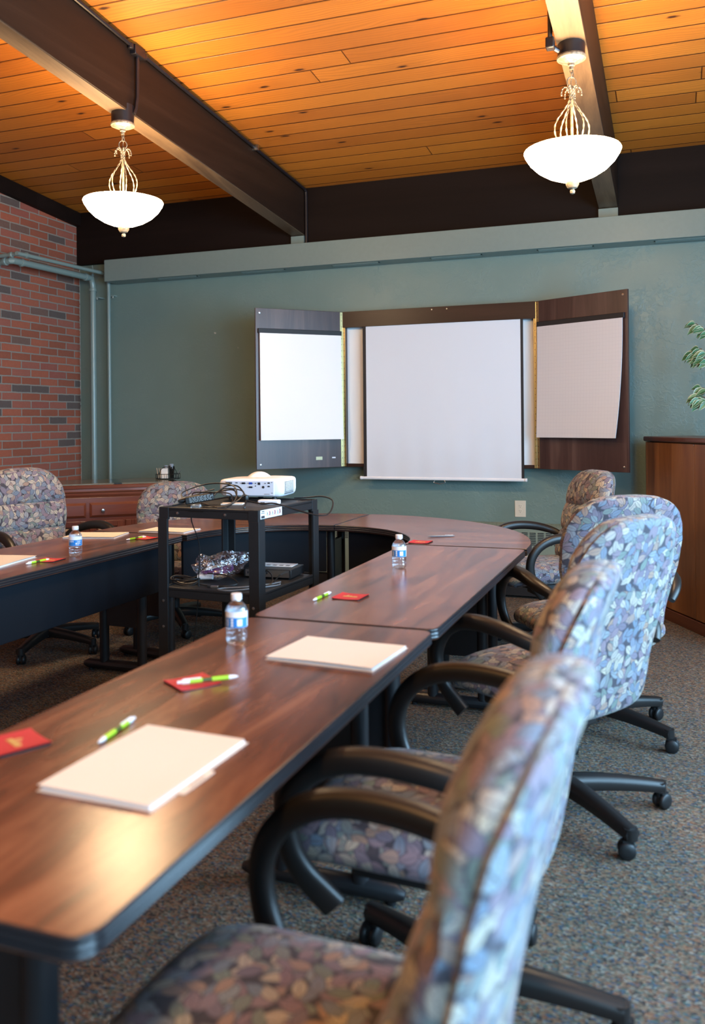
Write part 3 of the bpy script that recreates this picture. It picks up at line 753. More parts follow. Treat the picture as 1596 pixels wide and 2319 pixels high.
bottle(-2.596, 3.33, math.radians(35), 'TAN', 'small water bottle with blue TAN label on the left table')
def coaster(pts, label, zoff=0.0):
    c = sum((Vector(p) for p in pts), Vector((0, 0))) / 4
    e = (Vector(pts[1]) - Vector(pts[0]) + Vector(pts[2]) - Vector(pts[3])); a = math.atan2(e.y, e.x)
    o = thing('coaster', label, 'coaster', (c.x, c.y, TH), a, 'red square coasters')
    s_ = .051; ol = rrect(-s_, s_, -s_, s_, .008, 3)
    MB().prism(ol, 0, .0025).build('coaster_backing', 'rubber', o, smooth=20)
    # slightly curled red face
    n = 8; vs = []; fs = []
    for i in range(n + 1):
        for j in range(n + 1):
            x, y = -s_ + 2 * s_ * i / n, -s_ + 2 * s_ * j / n; vs.append((x, y, .0026 + .003 * (abs(x) / s_) ** 3))
    for i in range(n):
        for j in range(n): k = i * (n + 1) + j; fs.append((k, k + n + 1, k + n + 2, k + 1))
    f = MB().add(vs, fs); f.add([(x, y, z - .0012) for x, y, z in vs], [q[::-1] for q in fs])
    f.build('coaster_face', 'red', o)
    g = MB(); xx = -.026
    for k, h in enumerate((.010, .011, .009, .012, .009, .011, .010)):
        g.box(xx, xx + .0062, -.006, -.006 + h, .0027, .0034); xx += .0074
    g.box(-.027, .026, -.009, -.0072, .0027, .0034); g.prism([(-.018, .006), (-.012, .006), (-.010, .017), (-.013, .020), (-.017, .014)], .0027, .0034); g.prism([(-.006, .007), (.002, .007), (.000, .013)], .0027, .0034)
    g.build('gold_emblem', 'gold', o, smooth=0)
    return o
coaster([(-1.212, 1.406), (-1.12, 1.359), (-1.153, 1.261), (-1.245, 1.308)], 'red coaster cut off by the left edge of the picture')
coaster([(-1.13, 1.766), (-1.065, 1.863), (-.991, 1.791), (-1.054, 1.697)], 'red coaster lying under a green pen on the nearest table')
coaster([(-1.11, 2.889), (-1.007, 2.88), (-.995, 2.774), (-1.099, 2.772)], 'red coaster with gold emblem near the middle of the middle right table')
coaster([(-1.256, 4.27), (-1.146, 4.268), (-1.125, 4.16), (-1.235, 4.16)], 'red coaster at the inner edge of the far curved table')
coaster([(-2.690, 3.235), (-2.581, 3.25), (-2.545, 3.13), (-2.66, 3.115)], 'red coaster beside the bottle with TAN label, on the left table')
coaster([(-2.665, 4.02), (-2.572, 3.99), (-2.565, 3.88), (-2.662, 3.885)], 'red coaster at the far end of the left table beside the cart post')
def pen(a, b, label, z=TH + .0055, grey=False):
    a, b = Vector(a), Vector(b); d = b - a; L = .142; c = (a + b) / 2
    o = thing('pen', label, 'pen', (c.x, c.y, z), math.atan2(d.y, d.x), 'ballpoint pens on the tables')
    R = Matrix.Rotation(PI / 2, 4, 'Y'); h = L / 2
    def seg(name, mat, prof): MB().lathe([(r, t) for r, t in prof], n=16, X=R).build(name, mat, o, smooth=50)
    if grey:
        seg('barrel', 'penS', [(.0015, -h), (.0042, -h + .016), (.0048, -h + .03), (.0048, h - .012), (.003, h)])
        MB().box(h - .05, h - .008, -.0015, .0015, .0045, .0062).build('clip', 'steel', o); return o
    seg('barrel_tip', 'penW', [(.0012, -h), (.0036, -h + .008), (.0050, -h + .022)])
    seg('barrel', 'penG', [(.0050, -h + .022), (.0053, -h + .045), (.0050, -h + .062)])
    seg('grip', 'penB', [(.0048, -h + .062), (.0046, -h + .084)])
    seg('upper_barrel', 'penG', [(.0050, -h + .084), (.0050, h - .028)])
    seg('push_button', 'penW', [(.0050, h - .028), (.0052, h - .012), (.0034, h - .008), (.0032, h)])
    MB().box(h - .055, h - .012, -.002, .002, .0045, .0068).build('clip', 'penW', o, bevel=.0008)
    return o
pen((-1.026, 1.374), (-1.043, 1.524), 'green and white pen lying beside the nearest folder')
pen((-.965, 1.829), (-1.076, 1.738), 'green and white pen resting across a red coaster', TH + .012)
pen((-1.148, 2.725), (-1.141, 2.856), 'green and white pen on the middle right table, left of its coaster')
pen((-1.211, 4.414), (-1.075, 4.470), 'grey pen lying on the far curved table', grey=True)
pen((-2.633, 3.199), (-2.638, 3.045), 'green and white pen left of the coaster on the left table')
pen((-2.671, 3.835), (-2.645, 3.977), 'green and white pen at the far end of the left table', TH + .0065)
def folder(c, a, label, tab=1, L=.300, W=.238, curl=.004, group='manila folders with papers'):
    """c centre, a = direction of the long side; the tab sits on the +y long side"""
    o = thing('file_folder', label, 'folder', (c[0], c[1], TH), a, group)
    def sheet(x0, x1, y0, y1, z, cu, name, mat, th=.0006):
        n = 10; vs = []; fs = []
        for i in range(n + 1):
            for j in range(n + 1):
                x, y = x0 + (x1 - x0) * i / n, y0 + (y1 - y0) * j / n
                vs.append((x, y, z + cu * (1 - (j / n)) * (math.sin(PI * (i / n)) * .6 + .4) + cu * .4 * (i / n) ** 3))
        for i in range(n):
            for j in range(n): k = i * (n + 1) + j; fs.append((k, k + n + 1, k + n + 2, k + 1))
        m_ = MB().add(vs, fs).add([(p[0], p[1], p[2] - th) for p in vs], [f[::-1] for f in fs])
        e = [i * (n + 1) for i in range(n + 1)] + [n * (n + 1) + j for j in range(1, n + 1)] + [i * (n + 1) + n for i in range(n - 1, -1, -1)] + [j for j in range(n - 1, 0, -1)]
        k2 = len(vs); q = len(e)
        for i in range(q): m_.f.append((e[i], e[(i + 1) % q], e[(i + 1) % q] + k2, e[i] + k2)); m_.mi.append(0)
        return m_.build(name, mat, o)
    sheet(-L / 2, L / 2, -W / 2, W / 2, .001, 0, 'back_cover', 'folder')
    MB().prism(rrect(-.045 + tab * .03, .055 + tab * .03, W / 2 - .004, W / 2 + .013, .005, 3), .0008, .0016).build('folder_tab', 'folder', o)
    m_ = MB()
    for k in range(6): m_.box(tab * .03 - .02 + k * .008, tab * .03 - .015 + k * .008, W / 2 + .003, W / 2 + .007, .0016, .0018)
    m_.build('tab_writing', 'ink', o, smooth=0)
    MB().box(-L / 2 + .004, L / 2 - .003, -W / 2 + .006, W / 2 - .006, .0018, .0062).build('paper_stack', 'paper', o, bevel=.0006)
    sheet(-L / 2 + .001, L / 2 - .002, -W / 2, W / 2 - .008, .0070, curl, 'front_cover', 'folder')
    return o
folder((-.879, 1.327), math.radians(-91.5), 'manila folder with papers lying nearest us on the near table', 1, .315, .227)
folder((-.829, 2.129), math.radians(-4), 'manila folder at the far end of the nearest table, tab side away', 1, .300, .245)
folder((-2.945, 3.955), math.radians(15), 'manila folder behind the bottle on the left table', 1, .290, .235)
folder((-2.675, 4.262), math.radians(2), 'manila folder on the left curved table beside the cart', 1, .29, .205)
folder((-2.83, 3.07), math.radians(100), 'manila folder cut off by the left edge, on the left table', 1, .30, .24)
WINP = (130, 185, 180); BULB = 45; BULB2 = 70; EXPO = 0.62
# ------------------------------------------------------------------ projector cart
KX, KY, KR = -1.880, 3.607, math.radians(-3.5)
cart = thing('projector_cart', 'black plastic rolling cart carrying the white projector', 'cart', (KX, KY, 0), KR)
hw, hd = .252, .283
def tray(z, th, name):
    mb = MB().box(-hw, hw, -hd, hd, z - .018, z - .008)
    for x0, x1, y0, y1 in ((-hw, hw, -hd, -hd + .012), (-hw, hw, hd - .012, hd), (-hw, -hw + .012, -hd, hd), (hw - .012, hw, -hd, hd)): mb.box(x0, x1, y0, y1, z - th, z - .002)
    return mb.build(name, 'cart', cart, smooth=0, bevel=.003)
top = tray(.977, .046, 'top_shelf')
m_ = MB()
for x in (-.155, .09): m_.lathe([(.0045, 0), (.006, .003), (0, .004)], n=12, X=T(x, -hd, .950) @ Matrix.Rotation(PI / 2, 4, 'X'))
m_.build('bolt', 'steel', top)
MB().box(-.10, -.02, -hd - .0012, -hd, .958, .962).build('front_slot', 'wire', top, smooth=0)
tray(.622, .048, 'middle_shelf'); tray(.17, .05, 'bottom_shelf')
for sx in (-1, 1):
    for sy in (-1, 1):
        mb = MB(); o_ = .006; w = .050
        pl = [(0, 0), (-w, 0), (-w, .012), (-.014, .012), (-.012, .014), (-.012, w * 1.1), (0, w * 1.1)]
        P = [(sx * (hw + o_ + x), sy * (hd + o_ - y)) for x, y in pl]
        mb.prism(P, .075, .925)
        P2 = [(sx * (hw + .002 + x), sy * (hd + .002 - y)) for x, y in pl]; mb.prism(P2, .92, .975)
        po = mb.build('post', 'cart', cart, smooth=0, bevel=.003)
        m_ = MB()
        for z in (.56, .445, .19): m_.lathe([(.005, 0), (.0065, .003), (0, .004)], n=12, X=T(sx * (hw + o_ - .028), sy * (hd + o_), z) @ Matrix.Rotation(-sy * PI / 2, 4, 'X'))
        if sx < 0:
            for z in (.55, .455): m_.lathe([(.005, 0), (.0065, .003), (0, .004)], n=12, X=T(sx * (hw + o_), sy * (hd - .02), z) @ Matrix.Rotation(sx * PI / 2, 4, 'Y'))
        m_.build('bolt', 'steel', po)
        c = MB(); X = T(sx * (hw - .02), sy * (hd - .02), 0)
        c.lathe([(.012, -.011), (.034, -.011), (.037, -.006), (.037, .006), (.034, .011), (.012, .011)], n=22, X=X @ T(.012, 0, .037) @ Matrix.Rotation(PI / 2, 4, 'X')).box(-.014, .022, -.016, .016, .04, .076, X=X)
        c.build('caster', 'rubber', cart)
lb = MB().box(hw + .002, hw + .0035, -hd + .015, -hd + .205, .936, .973).build('warning_label', 'lblW', cart, smooth=0)
m_ = MB(); m2 = MB(); xx = hw + .0042
m_.box(xx - .0008, xx, -hd + .02, -hd + .05, .938, .949).box(xx - .0008, xx, -hd + .02, -hd + .05, .958, .961).box(xx - .0008, xx, -hd + .024, -hd + .048, .965, .969)
for k in range(6):
    y = -hd + .066 + k * .023
    m_.tube([(xx, y, .945), (xx, y + .006, .955), (xx, y + .003, .966)], .0009, 4).tube([(xx, y + .010, .942), (xx, y + .010, .96)], .0008, 4)
    if k in (1, 3, 5): m2.tube([(xx, y - .005, .943), (xx, y + .012, .967)], .0009, 4).tube([(xx, y + .012, .943), (xx, y - .005, .967)], .0009, 4)
m_.build('pictogram', 'ink', lb, smooth=0); m2.build('red_cross', 'redink', lb, smooth=0)
# ------------------------------------------------------------------ projector
P0 = Vector((-1.905, 3.838, .975)); PR = math.radians(6)
pj_ = thing('projector', 'white projector with its cable ports facing us on top of the black cart', 'projector', P0, PR)
W, D, H0, H1 = .166, .122, .017, .105
rings = []
def pr_ring(s, z, n=40, p=7):
    out = []
    for i in range(n):
        a = 2 * PI * (i + .5) / n; c_, q = math.cos(a), math.sin(a)
        x = math.copysign(abs(c_) ** (2 / p), c_); y = math.copysign(abs(q) ** (2 / p), q)
        out.append((x * (W - s), y * (D - s), z - (.006 * (x < 0) * abs(x) if z > .05 else 0)))
    return out
for s_, z in ((.022, H0), (.010, H0 + .004), (.003, H0 + .014), (0, H0 + .03), (0, H1 - .018), (.0015, H1 - .009), (.006, H1 - .003), (.014, H1), (.05, H1 + .003)): rings.append(pr_ring(s_, z))
MB().loft(rings).build('body', 'projector', pj_, smooth=50)
MB().lathe([(.062, -.004), (.052, .003), (.040, .012), (.026, .019), (.012, .022), (0, .0225)], (-.012, .045, H1 + .002), 32).build('lens_hump', 'projector', pj_, smooth=80)
MB().lathe([(.034, 0), (.036, .012), (.028, .012), (.026, .002), (0, .002)], n=28, X=T(-.012, D - .004, .06) @ Matrix.Rotation(-PI / 2, 4, 'X')).build('lens', 'port', pj_)
def px2l(cx_, cy_): return -.148 + .296 * (cx_ - 103) / 937, H1 - .004 - .083 * (cy_ - 185) / 295
x0, z0 = px2l(190, 470); x1, z1 = px2l(960, 212)
pp = MB().box(x0, x1, -D - .0012, -D + .006, z0 + .004, z1).build('port_panel', 'portpanel', pj_, smooth=0, bevel=.002)
def port(cx_, cy_, w, h, mat, name='port', rd=False):
    x, z = px2l(cx_, cy_); w *= .296 / 937; h *= .083 / 295
    mb = MB()
    if rd: mb.lathe([(w / 2, 0), (w / 2, .003), (0, .003)], n=18, X=T(x, -D - .0005, z) @ Matrix.Rotation(PI / 2, 4, 'X'))
    else: mb.box(x - w / 2, x + w / 2, -D - .003, -D, z - h / 2, z + h / 2)
    return mb.build(name, mat, pp, smooth=30, bevel=0 if rd else .0008)
for a in ((364, 243, 40, 14), (475, 250, 56, 32), (590, 316, 56, 30), (725, 255, 40, 42), (880, 243, 36, 22), (880, 300, 36, 22), (927, 233, 16, 10), (932, 412, 16, 10)): port(*a, 'port')
port(590, 250, 56, 34, 'portblue')
for a in ((670, 250, 16, 16), (670, 295, 16, 16), (824, 250, 15, 15), (793, 313, 38, 38)): port(*a, 'port', rd=True)
for a in ((435, 250), (513, 250), (552, 250), (628, 250), (552, 316), (628, 316)): port(*a, 12, 12, 'steel', 'port_screw', True)
port(850, 430, 90, 9, 'steel', 'model_strip')
x, z = px2l(250, 247)
MB().box(x - .014, x + .014, -D - .022, -D, z - .005, z + .005).build('cable_plug', 'cable', pj_, bevel=.002)
m_ = MB()
for i in range(7):
    for j in range(9): y = -.085 + i * .019; z = H0 + .014 + j * .0068; m_.box(W - .0015, W + .0008, y, y + .009, z, z + .0038)
m_.build('side_vent', 'port', pj_, smooth=0)
for sx, sy in ((-.11, -.08), (.11, -.08), (0, .03)): MB().lathe([(.012, 0), (.014, .004), (.010, .02)], (sx, sy, 0), 14).build('foot', 'rubber', pj_)
wb = thing('white_adapter', 'small white remote-like box lying under the projector at the cart corner', 'adapter', (-1.745, 3.625, .969), math.radians(8))
MB().box(-.05, .05, -.022, .022, .0, .022).build('case', 'projector', wb, bevel=.006, seg=3)
MB().box(-.035, -.015, -.0235, -.021, .006, .012).build('end_socket', 'port', wb, smooth=0)
tag(MB().box(-.10, .0, -.03, .03, 0, .006).build('notepad', 'folder', loc=(-1.865, 3.60, .969), rot=(0, 0, .3)), 'cream notepad lying under the projector and its cables', 'notepad')
pb = thing('power_adapter', 'black power brick with white print on the cart top, left of the projector', 'adapter', (-2.035, 3.50, .985), math.radians(28))
b = MB().box(-.065, .065, -.028, .028, 0, .034).build('brick_case', 'cable', pb, bevel=.005, seg=3); b.rotation_euler = (0, -.16, 0)
m_ = MB()
for j in range(5):
    x = -.045
    while x < .05: w = random.uniform(.006, .018); m_.box(x, x + w, -.0288, -.028, .006 + j * .0052, .0082 + j * .0052); x += w + .004
m_.build('printed_text', 'steel', b, smooth=0)
MB().tube([(-.065, 0, .012), (-.085, -.004, .008), (-.10, -.006, .006)], [.012, .010, .006], 10).build('cord_plug', 'cable', pb)
gb = thing('glass_dongle', 'small clear glassy adapter below the power brick at the cart edge', 'adapter', (-1.99, 3.385, .969), .2)
MB().box(-.022, .022, -.013, .013, 0, .016).build('clear_shell', 'glassball', gb, bevel=.005)
MB().box(-.015, .0, -.008, .008, .004, .012).build('contacts', 'steel', gb, smooth=0)
def cable(pts, r, name, label, mat='cable', n=6, cat='cable', group=None, closed=False):
    o = MB().tube(cr(pts, n, closed), r, 8, closed=closed).build(name, mat); return tag(o, label, cat, group)
z_ = .975
cable([(-2.10, 3.47, z_ + .02), (-2.14, 3.52, z_ + .05), (-2.05, 3.58, z_ + .085), (-1.93, 3.56, z_ + .09), (-1.86, 3.52, z_ + .07), (-1.84, 3.46, z_ + .02), (-1.90, 3.42, z_), (-2.0, 3.45, z_ + .01)], .0032, 'power_cable', 'black cable arching over the power brick on the cart top')
cable([(-1.99, 3.53, z_ + .03), (-1.95, 3.58, z_ + .075), (-1.88, 3.57, z_ + .08), (-1.83, 3.55, z_ + .04), (-1.80, 3.50, z_ + .012), (-1.78, 3.44, z_), (-1.76, 3.41, z_)], .0036, 'video_cable', 'black cable with a knot in front of the projector ports')
cable([(-2.05, 3.66, z_ + .055), (-2.09, 3.63, z_ + .045), (-2.12, 3.58, z_ + .03), (-2.08, 3.53, z_ + .05), (-1.98, 3.50, z_ + .055), (-1.88, 3.50, z_ + .05), (-1.85, 3.46, z_ + .012), (-1.84, 3.39, z_), (-1.87, 3.36, z_)], .0030, 'power_cable', 'black cable looping down to the front edge of the cart top')
cable([(-2.0, 3.42, z_), (-1.94, 3.38, z_), (-1.85, 3.39, z_ + .004), (-1.81, 3.45, z_ + .03), (-1.83, 3.53, z_ + .06), (-1.93, 3.55, z_ + .07), (-1.99, 3.55, z_ + .04)], .0028, 'usb_cable', 'thin black cable ring on the cart top')
cable([(-2.13, 3.42, z_), (-2.10, 3.47, z_ + .01), (-2.06, 3.56, z_ + .03), (-1.97, 3.60, z_ + .055), (-1.90, 3.575, z_ + .06), (-1.85, 3.53, z_ + .03), (-1.74, 3.52, z_ + .008), (-1.66, 3.50, z_ + .012), (-1.56, 3.49, z_ - .01), (-1.46, 3.51, z_ - .035), (-1.425, 3.57, z_ - .03), (-1.46, 3.70, z_ + .01), (-1.55, 3.80, z_ + .02), (-1.66, 3.86, z_ + .008), (-1.74, 3.90, z_)], .0036, 'extension_cable', 'black cord swinging out beyond the right edge of the cart', n=8)
tag(MB().lathe([(0, -.014), (.011, -.010), (.013, 0), (.011, .010), (0, .014)], (-1.80, 3.50, z_ + .035), 12).build('cable_tie', 'cable'), 'black knotted tie on the cables before the projector', 'cable tie')
mb = MB().tube(cr([(-1.985, 3.36, .97), (-1.99, 3.345, .92), (-1.995, 3.42, .80), (-2.00, 3.42, .66)], 6), .0028, 6).tube(cr([(-2.00, 3.42, .61), (-2.01, 3.41, .45), (-2.02, 3.36, .25), (-2.05, 3.34, .20), (-2.12, 3.30, .18)], 6), .0028, 6)
mb.tube(cr([(-2.00, 3.42, .67), (-2.00, 3.42, .60)], 2), .0028, 6)
tag(mb.build('hanging_cord', 'cable'), 'thin black cord hanging down inside the cart from its top', 'cable')
# lower shelf
SZ = .614
dv = thing('media_player', 'flat black media player with a silver back on the middle cart shelf', 'player', (-1.79, 3.765, SZ), math.radians(3))
MB().box(-.12, .12, -.085, .085, .006, .046).build('case', 'cart', dv, bevel=.003)
MB().box(-.11, .11, -.0868, -.085, .010, .042).build('rear_plate', 'steel', dv, smooth=0)
m_ = MB()
for k in range(9): m_.box(-.10 + k * .012, -.094 + k * .012, -.0875, -.0866, .022, .032)
m_.build('rear_socket', 'port', dv, smooth=0)
for sx in (-.1, .1):
    for sy in (-.06, .06): MB().lathe([(.008, 0), (.008, .006)], (sx, sy, 0), 10).build('foot', 'rubber', dv)
pa = tag(MB().box(-.09, .09, -.045, .045, 0, .0022).build('instruction_sheet', 'paper', loc=(-1.79, 3.80, SZ + .0465), rot=(0, 0, .08)), 'white printed sheet lying on the media player', 'paper')
m_ = MB()
for k in range(5): m_.box(-.08 + k * .033, -.06 + k * .033, -.03, -.012, .0022, .0026)
m_.build('printed_text', 'ink', pa, smooth=0)
sb = thing('switch_box', 'black box at the back of the middle cart shelf, behind the plastic bag', 'box', (-2.0, 3.80, SZ), .05)
MB().box(-.10, .08, -.04, .04, 0, .095).build('case', 'cart', sb, bevel=.003)
m_ = MB()
for k in range(7): m_.lathe([(.004, 0), (.004, .004)], (-.08 + k * .022, 0, .095), 8)
m_.build('key', 'portpanel', sb)
# plastic bag with packaging
bg = thing('plastic_bag', 'crumpled clear plastic bag with purple and white packaging on the cart shelf', 'bag', (-1.985, 3.585, SZ), .3)
vs = []; fs = []; nu, nv = 30, 16
from mathutils import noise as mnoise
for j in range(nv + 1):
    for i in range(nu):
        a = 2 * PI * i / nu; b_ = PI * j / nv
        v = Vector((math.cos(a) * math.sin(b_), math.sin(a) * math.sin(b_), -math.cos(b_)))
        d = 1 + .30 * mnoise.noise(v * 2.3 + Vector((3, 1, 7))) + .12 * abs(mnoise.noise(v * 6))
        p = Vector((v.x * .125, v.y * .085, v.z * .058 + .058)) * d; p.z = max(.001, p.z + .028 * max(0, v.x))
        vs.append(p)
for j in range(nv):
    for i in range(nu): fs.append((j * nu + i, j * nu + (i + 1) % nu, (j + 1) * nu + (i + 1) % nu, (j + 1) * nu + i))
MB().add(vs, fs).build('film', 'film', bg, smooth=25)
MB().box(-.07, .07, -.035, .035, .03, .062, X=Matrix.Rotation(-.22, 4, 'Y')).build('purple_sleeve', 'purple', bg, bevel=.003)
MB().box(-.05, .055, -.048, .03, .064, .069, X=Matrix.Rotation(-.25, 4, 'Y')).build('white_card', 'paper', bg, bevel=.002)
MB().tube([(-.09, -.045, .022), (-.02, -.055, .026)], .012, 12).build('white_tube', 'lblW', bg)
random.seed(3)
for k, (dx, dy) in enumerate(((0, 0), (.006, .012), (-.004, .022), (.01, -.01))):
    pts = [(-2.085 + dx + .055 * math.cos(a) * (1 + .1 * k), 3.44 + dy + .038 * math.sin(a), SZ + .006 + .008 * k + .006 * math.sin(2 * a + k)) for a in [2 * PI * q / 10 for q in range(10)]]
    cable(pts, .0035, 'cable_coil', 'black coiled cable at the left front corner of the cart shelf', n=4, closed=True, group='coiled black cables on the cart shelf')
cable([(-2.03, 3.45, SZ + .006), (-1.97, 3.43, SZ + .004), (-1.88, 3.44, SZ + .004), (-1.84, 3.49, SZ + .01), (-1.90, 3.50, SZ + .04), (-2.0, 3.50, SZ + .045)], .003, 'usb_cable', 'black cable looping in front of the plastic bag')
cable([(-1.72, 3.60, SZ + .006), (-1.66, 3.55, SZ + .004), (-1.72, 3.45, SZ + .004), (-1.80, 3.36, SZ + .004), (-1.87, 3.36, SZ + .004), (-1.86, 3.40, SZ + .004), (-1.78, 3.44, SZ + .006), (-1.70, 3.52, SZ + .008), (-1.67, 3.58, SZ + .01)], .0036, 'audio_cable', 'grey cable looped near the right front post on the cart shelf', 'gcable')
cable([(-1.80, 3.67, SZ + .02), (-1.76, 3.62, SZ + .05), (-1.71, 3.57, SZ + .04), (-1.69, 3.52, SZ + .01), (-1.73, 3.47, SZ + .006)], .0034, 'video_cable', 'black cable arching out of the media player')
cable([(-1.72, 3.675, SZ + .02), (-1.70, 3.63, SZ + .03), (-1.70, 3.57, SZ + .008)], .003, 'network_cable', 'short black lead from the right side of the media player')
us = thing('usb_plug', 'small silver usb plug at the front of the cart shelf', 'plug', (-1.935, 3.415, SZ), .25)
MB().box(0, .034, -.008, .008, 0, .008).build('metal_shell', 'steel', us, bevel=.001); MB().box(-.016, 0, -.007, .007, 0, .009).build('grip', 'cable', us, bevel=.002)
# ------------------------------------------------------------------ presentation board
HY = 6.585; CXL, CXR, CZ0, CZ1 = -2.500, -.945, .982, 2.236
bd = thing('presentation_board', 'dark laminate wall cabinet with opened doors framing the white screen', 'board', ((CXL + CXR) / 2, YB, CZ0))
def bpart(mb, name, mat, par=None, **k):
    o = mb.build(name, mat, par or bd, **k)
    if par is None: o.matrix_parent_inverse = Matrix.Translation(-Vector(bd.location))
    return o
bpart(MB().box(CXL, CXR, 6.572, YB, CZ1 - .128, CZ1), 'frame_top', 'casedark', smooth=0, bevel=.002)
bpart(MB().box(CXL, CXR, HY + .012, YB, CZ0, CZ0 + .026), 'frame_bottom', 'casedark', smooth=0, bevel=.002)
for a, b in ((CXL, CXL + .02), (CXR - .02, CXR)): bpart(MB().box(a, b, HY, YB, CZ0 + .026, CZ1 - .128), 'frame_side', 'casedark', smooth=0, bevel=.002)
bpart(MB().box(CXL + .02, CXR - .02, 6.64, 6.66, CZ0 + .026, CZ1 - .128), 'white_board', 'whiteboard', smooth=0)
m_ = MB()
for x in (-1.75, -1.63): m_.lathe([(.005, 0), (.005, .003)], n=10, X=T(x, 6.572, CZ1 - .02) @ Matrix.Rotation(PI / 2, 4, 'X'))
bpart(m_, 'screw', 'steel')
def hinge_holes(par, x0, x1, y, nrm):
    m_ = MB(); k = 26
    for i in range(k):
        z = .025 + i * (CZ1 - CZ0 - .05) / (k - 1)
        for x in (x0, x1): m_.lathe([(.0032, 0), (.0032, .0006)], n=8, X=T(x, y, z) @ Matrix.Rotation(-nrm * PI / 2, 4, 'X'))
    return m_
def door(hx, ang_, w, f, name_label, chartmat, padlabel, curl):
    d = bpart(MB().box(.003, w, -.009, .009, 0, CZ1 - CZ0), 'door', 'case', bd, smooth=0, bevel=.002)
    d.location = (hx - bd.location.x, HY - .002 - YB, 0); d.rotation_euler = (0, 0, ang_); tag(d, name_label)
    y = f * .0095
    h = MB().box(.0, .026, min(y, y + f * .002), max(y, y + f * .002), .005, CZ1 - CZ0 - .005)
    h.tube([(0, f * .010, .005), (0, f * .010, CZ1 - CZ0 - .005)], .004, 10)
    h = h.build('piano_hinge', 'brass', d, smooth=30)
    m_ = MB(); k = 26
    for i in range(k):
        z = .025 + i * (CZ1 - CZ0 - .05) / (k - 1); m_.lathe([(.0032, 0), (.0032, .0008)], n=8, X=T(.014, y + f * .002, z) @ Matrix.Rotation(-f * PI / 2, 4, 'X'))
    m_.build('hinge_hole', 'ink', h)
    for z in (.035, CZ1 - CZ0 - .035): MB().lathe([(.0085, 0), (.0085, .002), (.003, .0035), (0, .0035)], n=16, X=T(w - .035, y, z) @ Matrix.Rotation(-f * PI / 2, 4, 'X')).build('door_screw', 'steel', d)
    zt = CZ1 - CZ0 - .158
    MB().box(.018, w - .018, min(y, y + f * .018), max(y, y + f * .018), zt - .038, zt).build('clip_bar', 'screenblk', d, bevel=.003)
    # the pad hangs from the bar
    Lz = .845 if f > 0 else .835
    mw = Matrix.Translation((hx, HY - .002, CZ0)) @ rz(ang_)
    pt = thing('flip_chart_pad', padlabel, 'paper pad', mw @ Vector((w / 2, f * .03, zt - .04)), ang_, 'flip chart pads on the cabinet doors')
    n1, n2 = 10, 16; vs = []; fs = []
    for i in range(n1 + 1):
        for j in range(n2 + 1):
            u = i / n1; v = j / n2
            hwid = (w - .055) / 2; x = -hwid + 2 * hwid * u
            if curl: x += -.030 * v * v * (u)
            yy = f * (.002 + .020 * v * v * (1.0 if curl else .3) + (.030 * v * v * (u if curl else (1 - u)) ** 2)) 
            vs.append((x, yy, .003 - (Lz - .012) * v))
    for i in range(n1):
        for j in range(n2): k = i * (n2 + 1) + j; fs.append((k, k + 1, k + n2 + 2, k + n2 + 1))
    m_ = MB().add(vs, fs).add([(p[0], p[1] - f * .006, p[2]) for p in vs], fs)
    e = [i * (n2 + 1) for i in range(n1 + 1)] + [n1 * (n2 + 1) + j for j in range(1, n2 + 1)] + [i * (n2 + 1) + n2 for i in range(n1 - 1, -1, -1)] + list(range(n2 - 1, 0, -1))
    for i in range(len(e)): m_.f.append((e[i], e[(i + 1) % len(e)], e[(i + 1) % len(e)] + len(vs), e[i] + len(vs))); m_.mi.append(0)
    m_.build('paper_sheets', chartmat, pt, smooth=50)
    return d
dl = door(CXL, math.radians(-135), .742, 1, 'left door folded open at an angle', 'chart', 'blank white flip chart pad on the left open door', False)
dr = door(CXR, math.radians(-29), .768, -1, 'right door folded open at an angle', 'chartg', 'faintly gridded flip chart pad curling off the right open door', True)
MB().box(.10, .155, .009, .0105, .062, .088, X=None).build('small_sticker', 'stickerg', dl, smooth=0).location = (.09, 0, 0)
MB().box(.075, .105, .009, .0102, .073, .083).build('name_plate', 'portpanel', dl, smooth=0)
for hx, s_ in ((CXL, 1), (CXR, -1)):
    x0, x1 = sorted((hx, hx + s_ * .024))
    h = bpart(MB().box(x0, x1, HY - .004, HY + .001, CZ0 + .005, CZ1 - .005), 'piano_hinge', 'brass', smooth=0)
    m_ = MB()
    for i in range(26): m_.lathe([(.0032, 0), (.0032, .0008)], n=8, X=T(hx + s_ * .012, HY - .004, CZ0 + .025 + i * (CZ1 - CZ0 - .05) / 25) @ Matrix.Rotation(PI / 2, 4, 'X'))
    o = m_.build('hinge_hole', 'ink', h); o.matrix_parent_inverse = Matrix.Translation(-Vector(bd.location)) @ Matrix.Identity(4); o.matrix_parent_inverse = Matrix.Identity(4)
# projection screen
ps = thing('projection_screen', 'pulled-down white projection screen with black side borders', 'screen', (-1.683, 6.575, .90))
def pbuild(mb, name, mat, **k): o = mb.build(name, mat, ps, **k); o.matrix_parent_inverse = Matrix.Translation(-Vector(ps.location)); return o
def cloth(x0, x1, z0, z1, y, nx=40, nz=30):
    vs = []; fs = []
    for i in range(nx + 1):
        for j in range(nz + 1):
            u = i / nx; v = j / nz; x = x0 + (x1 - x0) * u
            vs.append((x, y + .0022 * (1 - v) ** 3 * math.sin(x * 33) + .001 * math.sin(x * 9 + 1) * (1 - v), z0 + (z1 - z0) * v))
    for i in range(nx):
        for j in range(nz): k = i * (nz + 1) + j; fs.append((k, k + nz + 1, k + nz + 2, k + 1))
    return MB().add(vs, fs).add([(a, b + .0008, c) for a, b, c in vs], [f[::-1] for f in fs])
pbuild(cloth(-2.298, -1.066, .905, 2.112, 6.578), 'screen_fabric', 'screen', smooth=60)
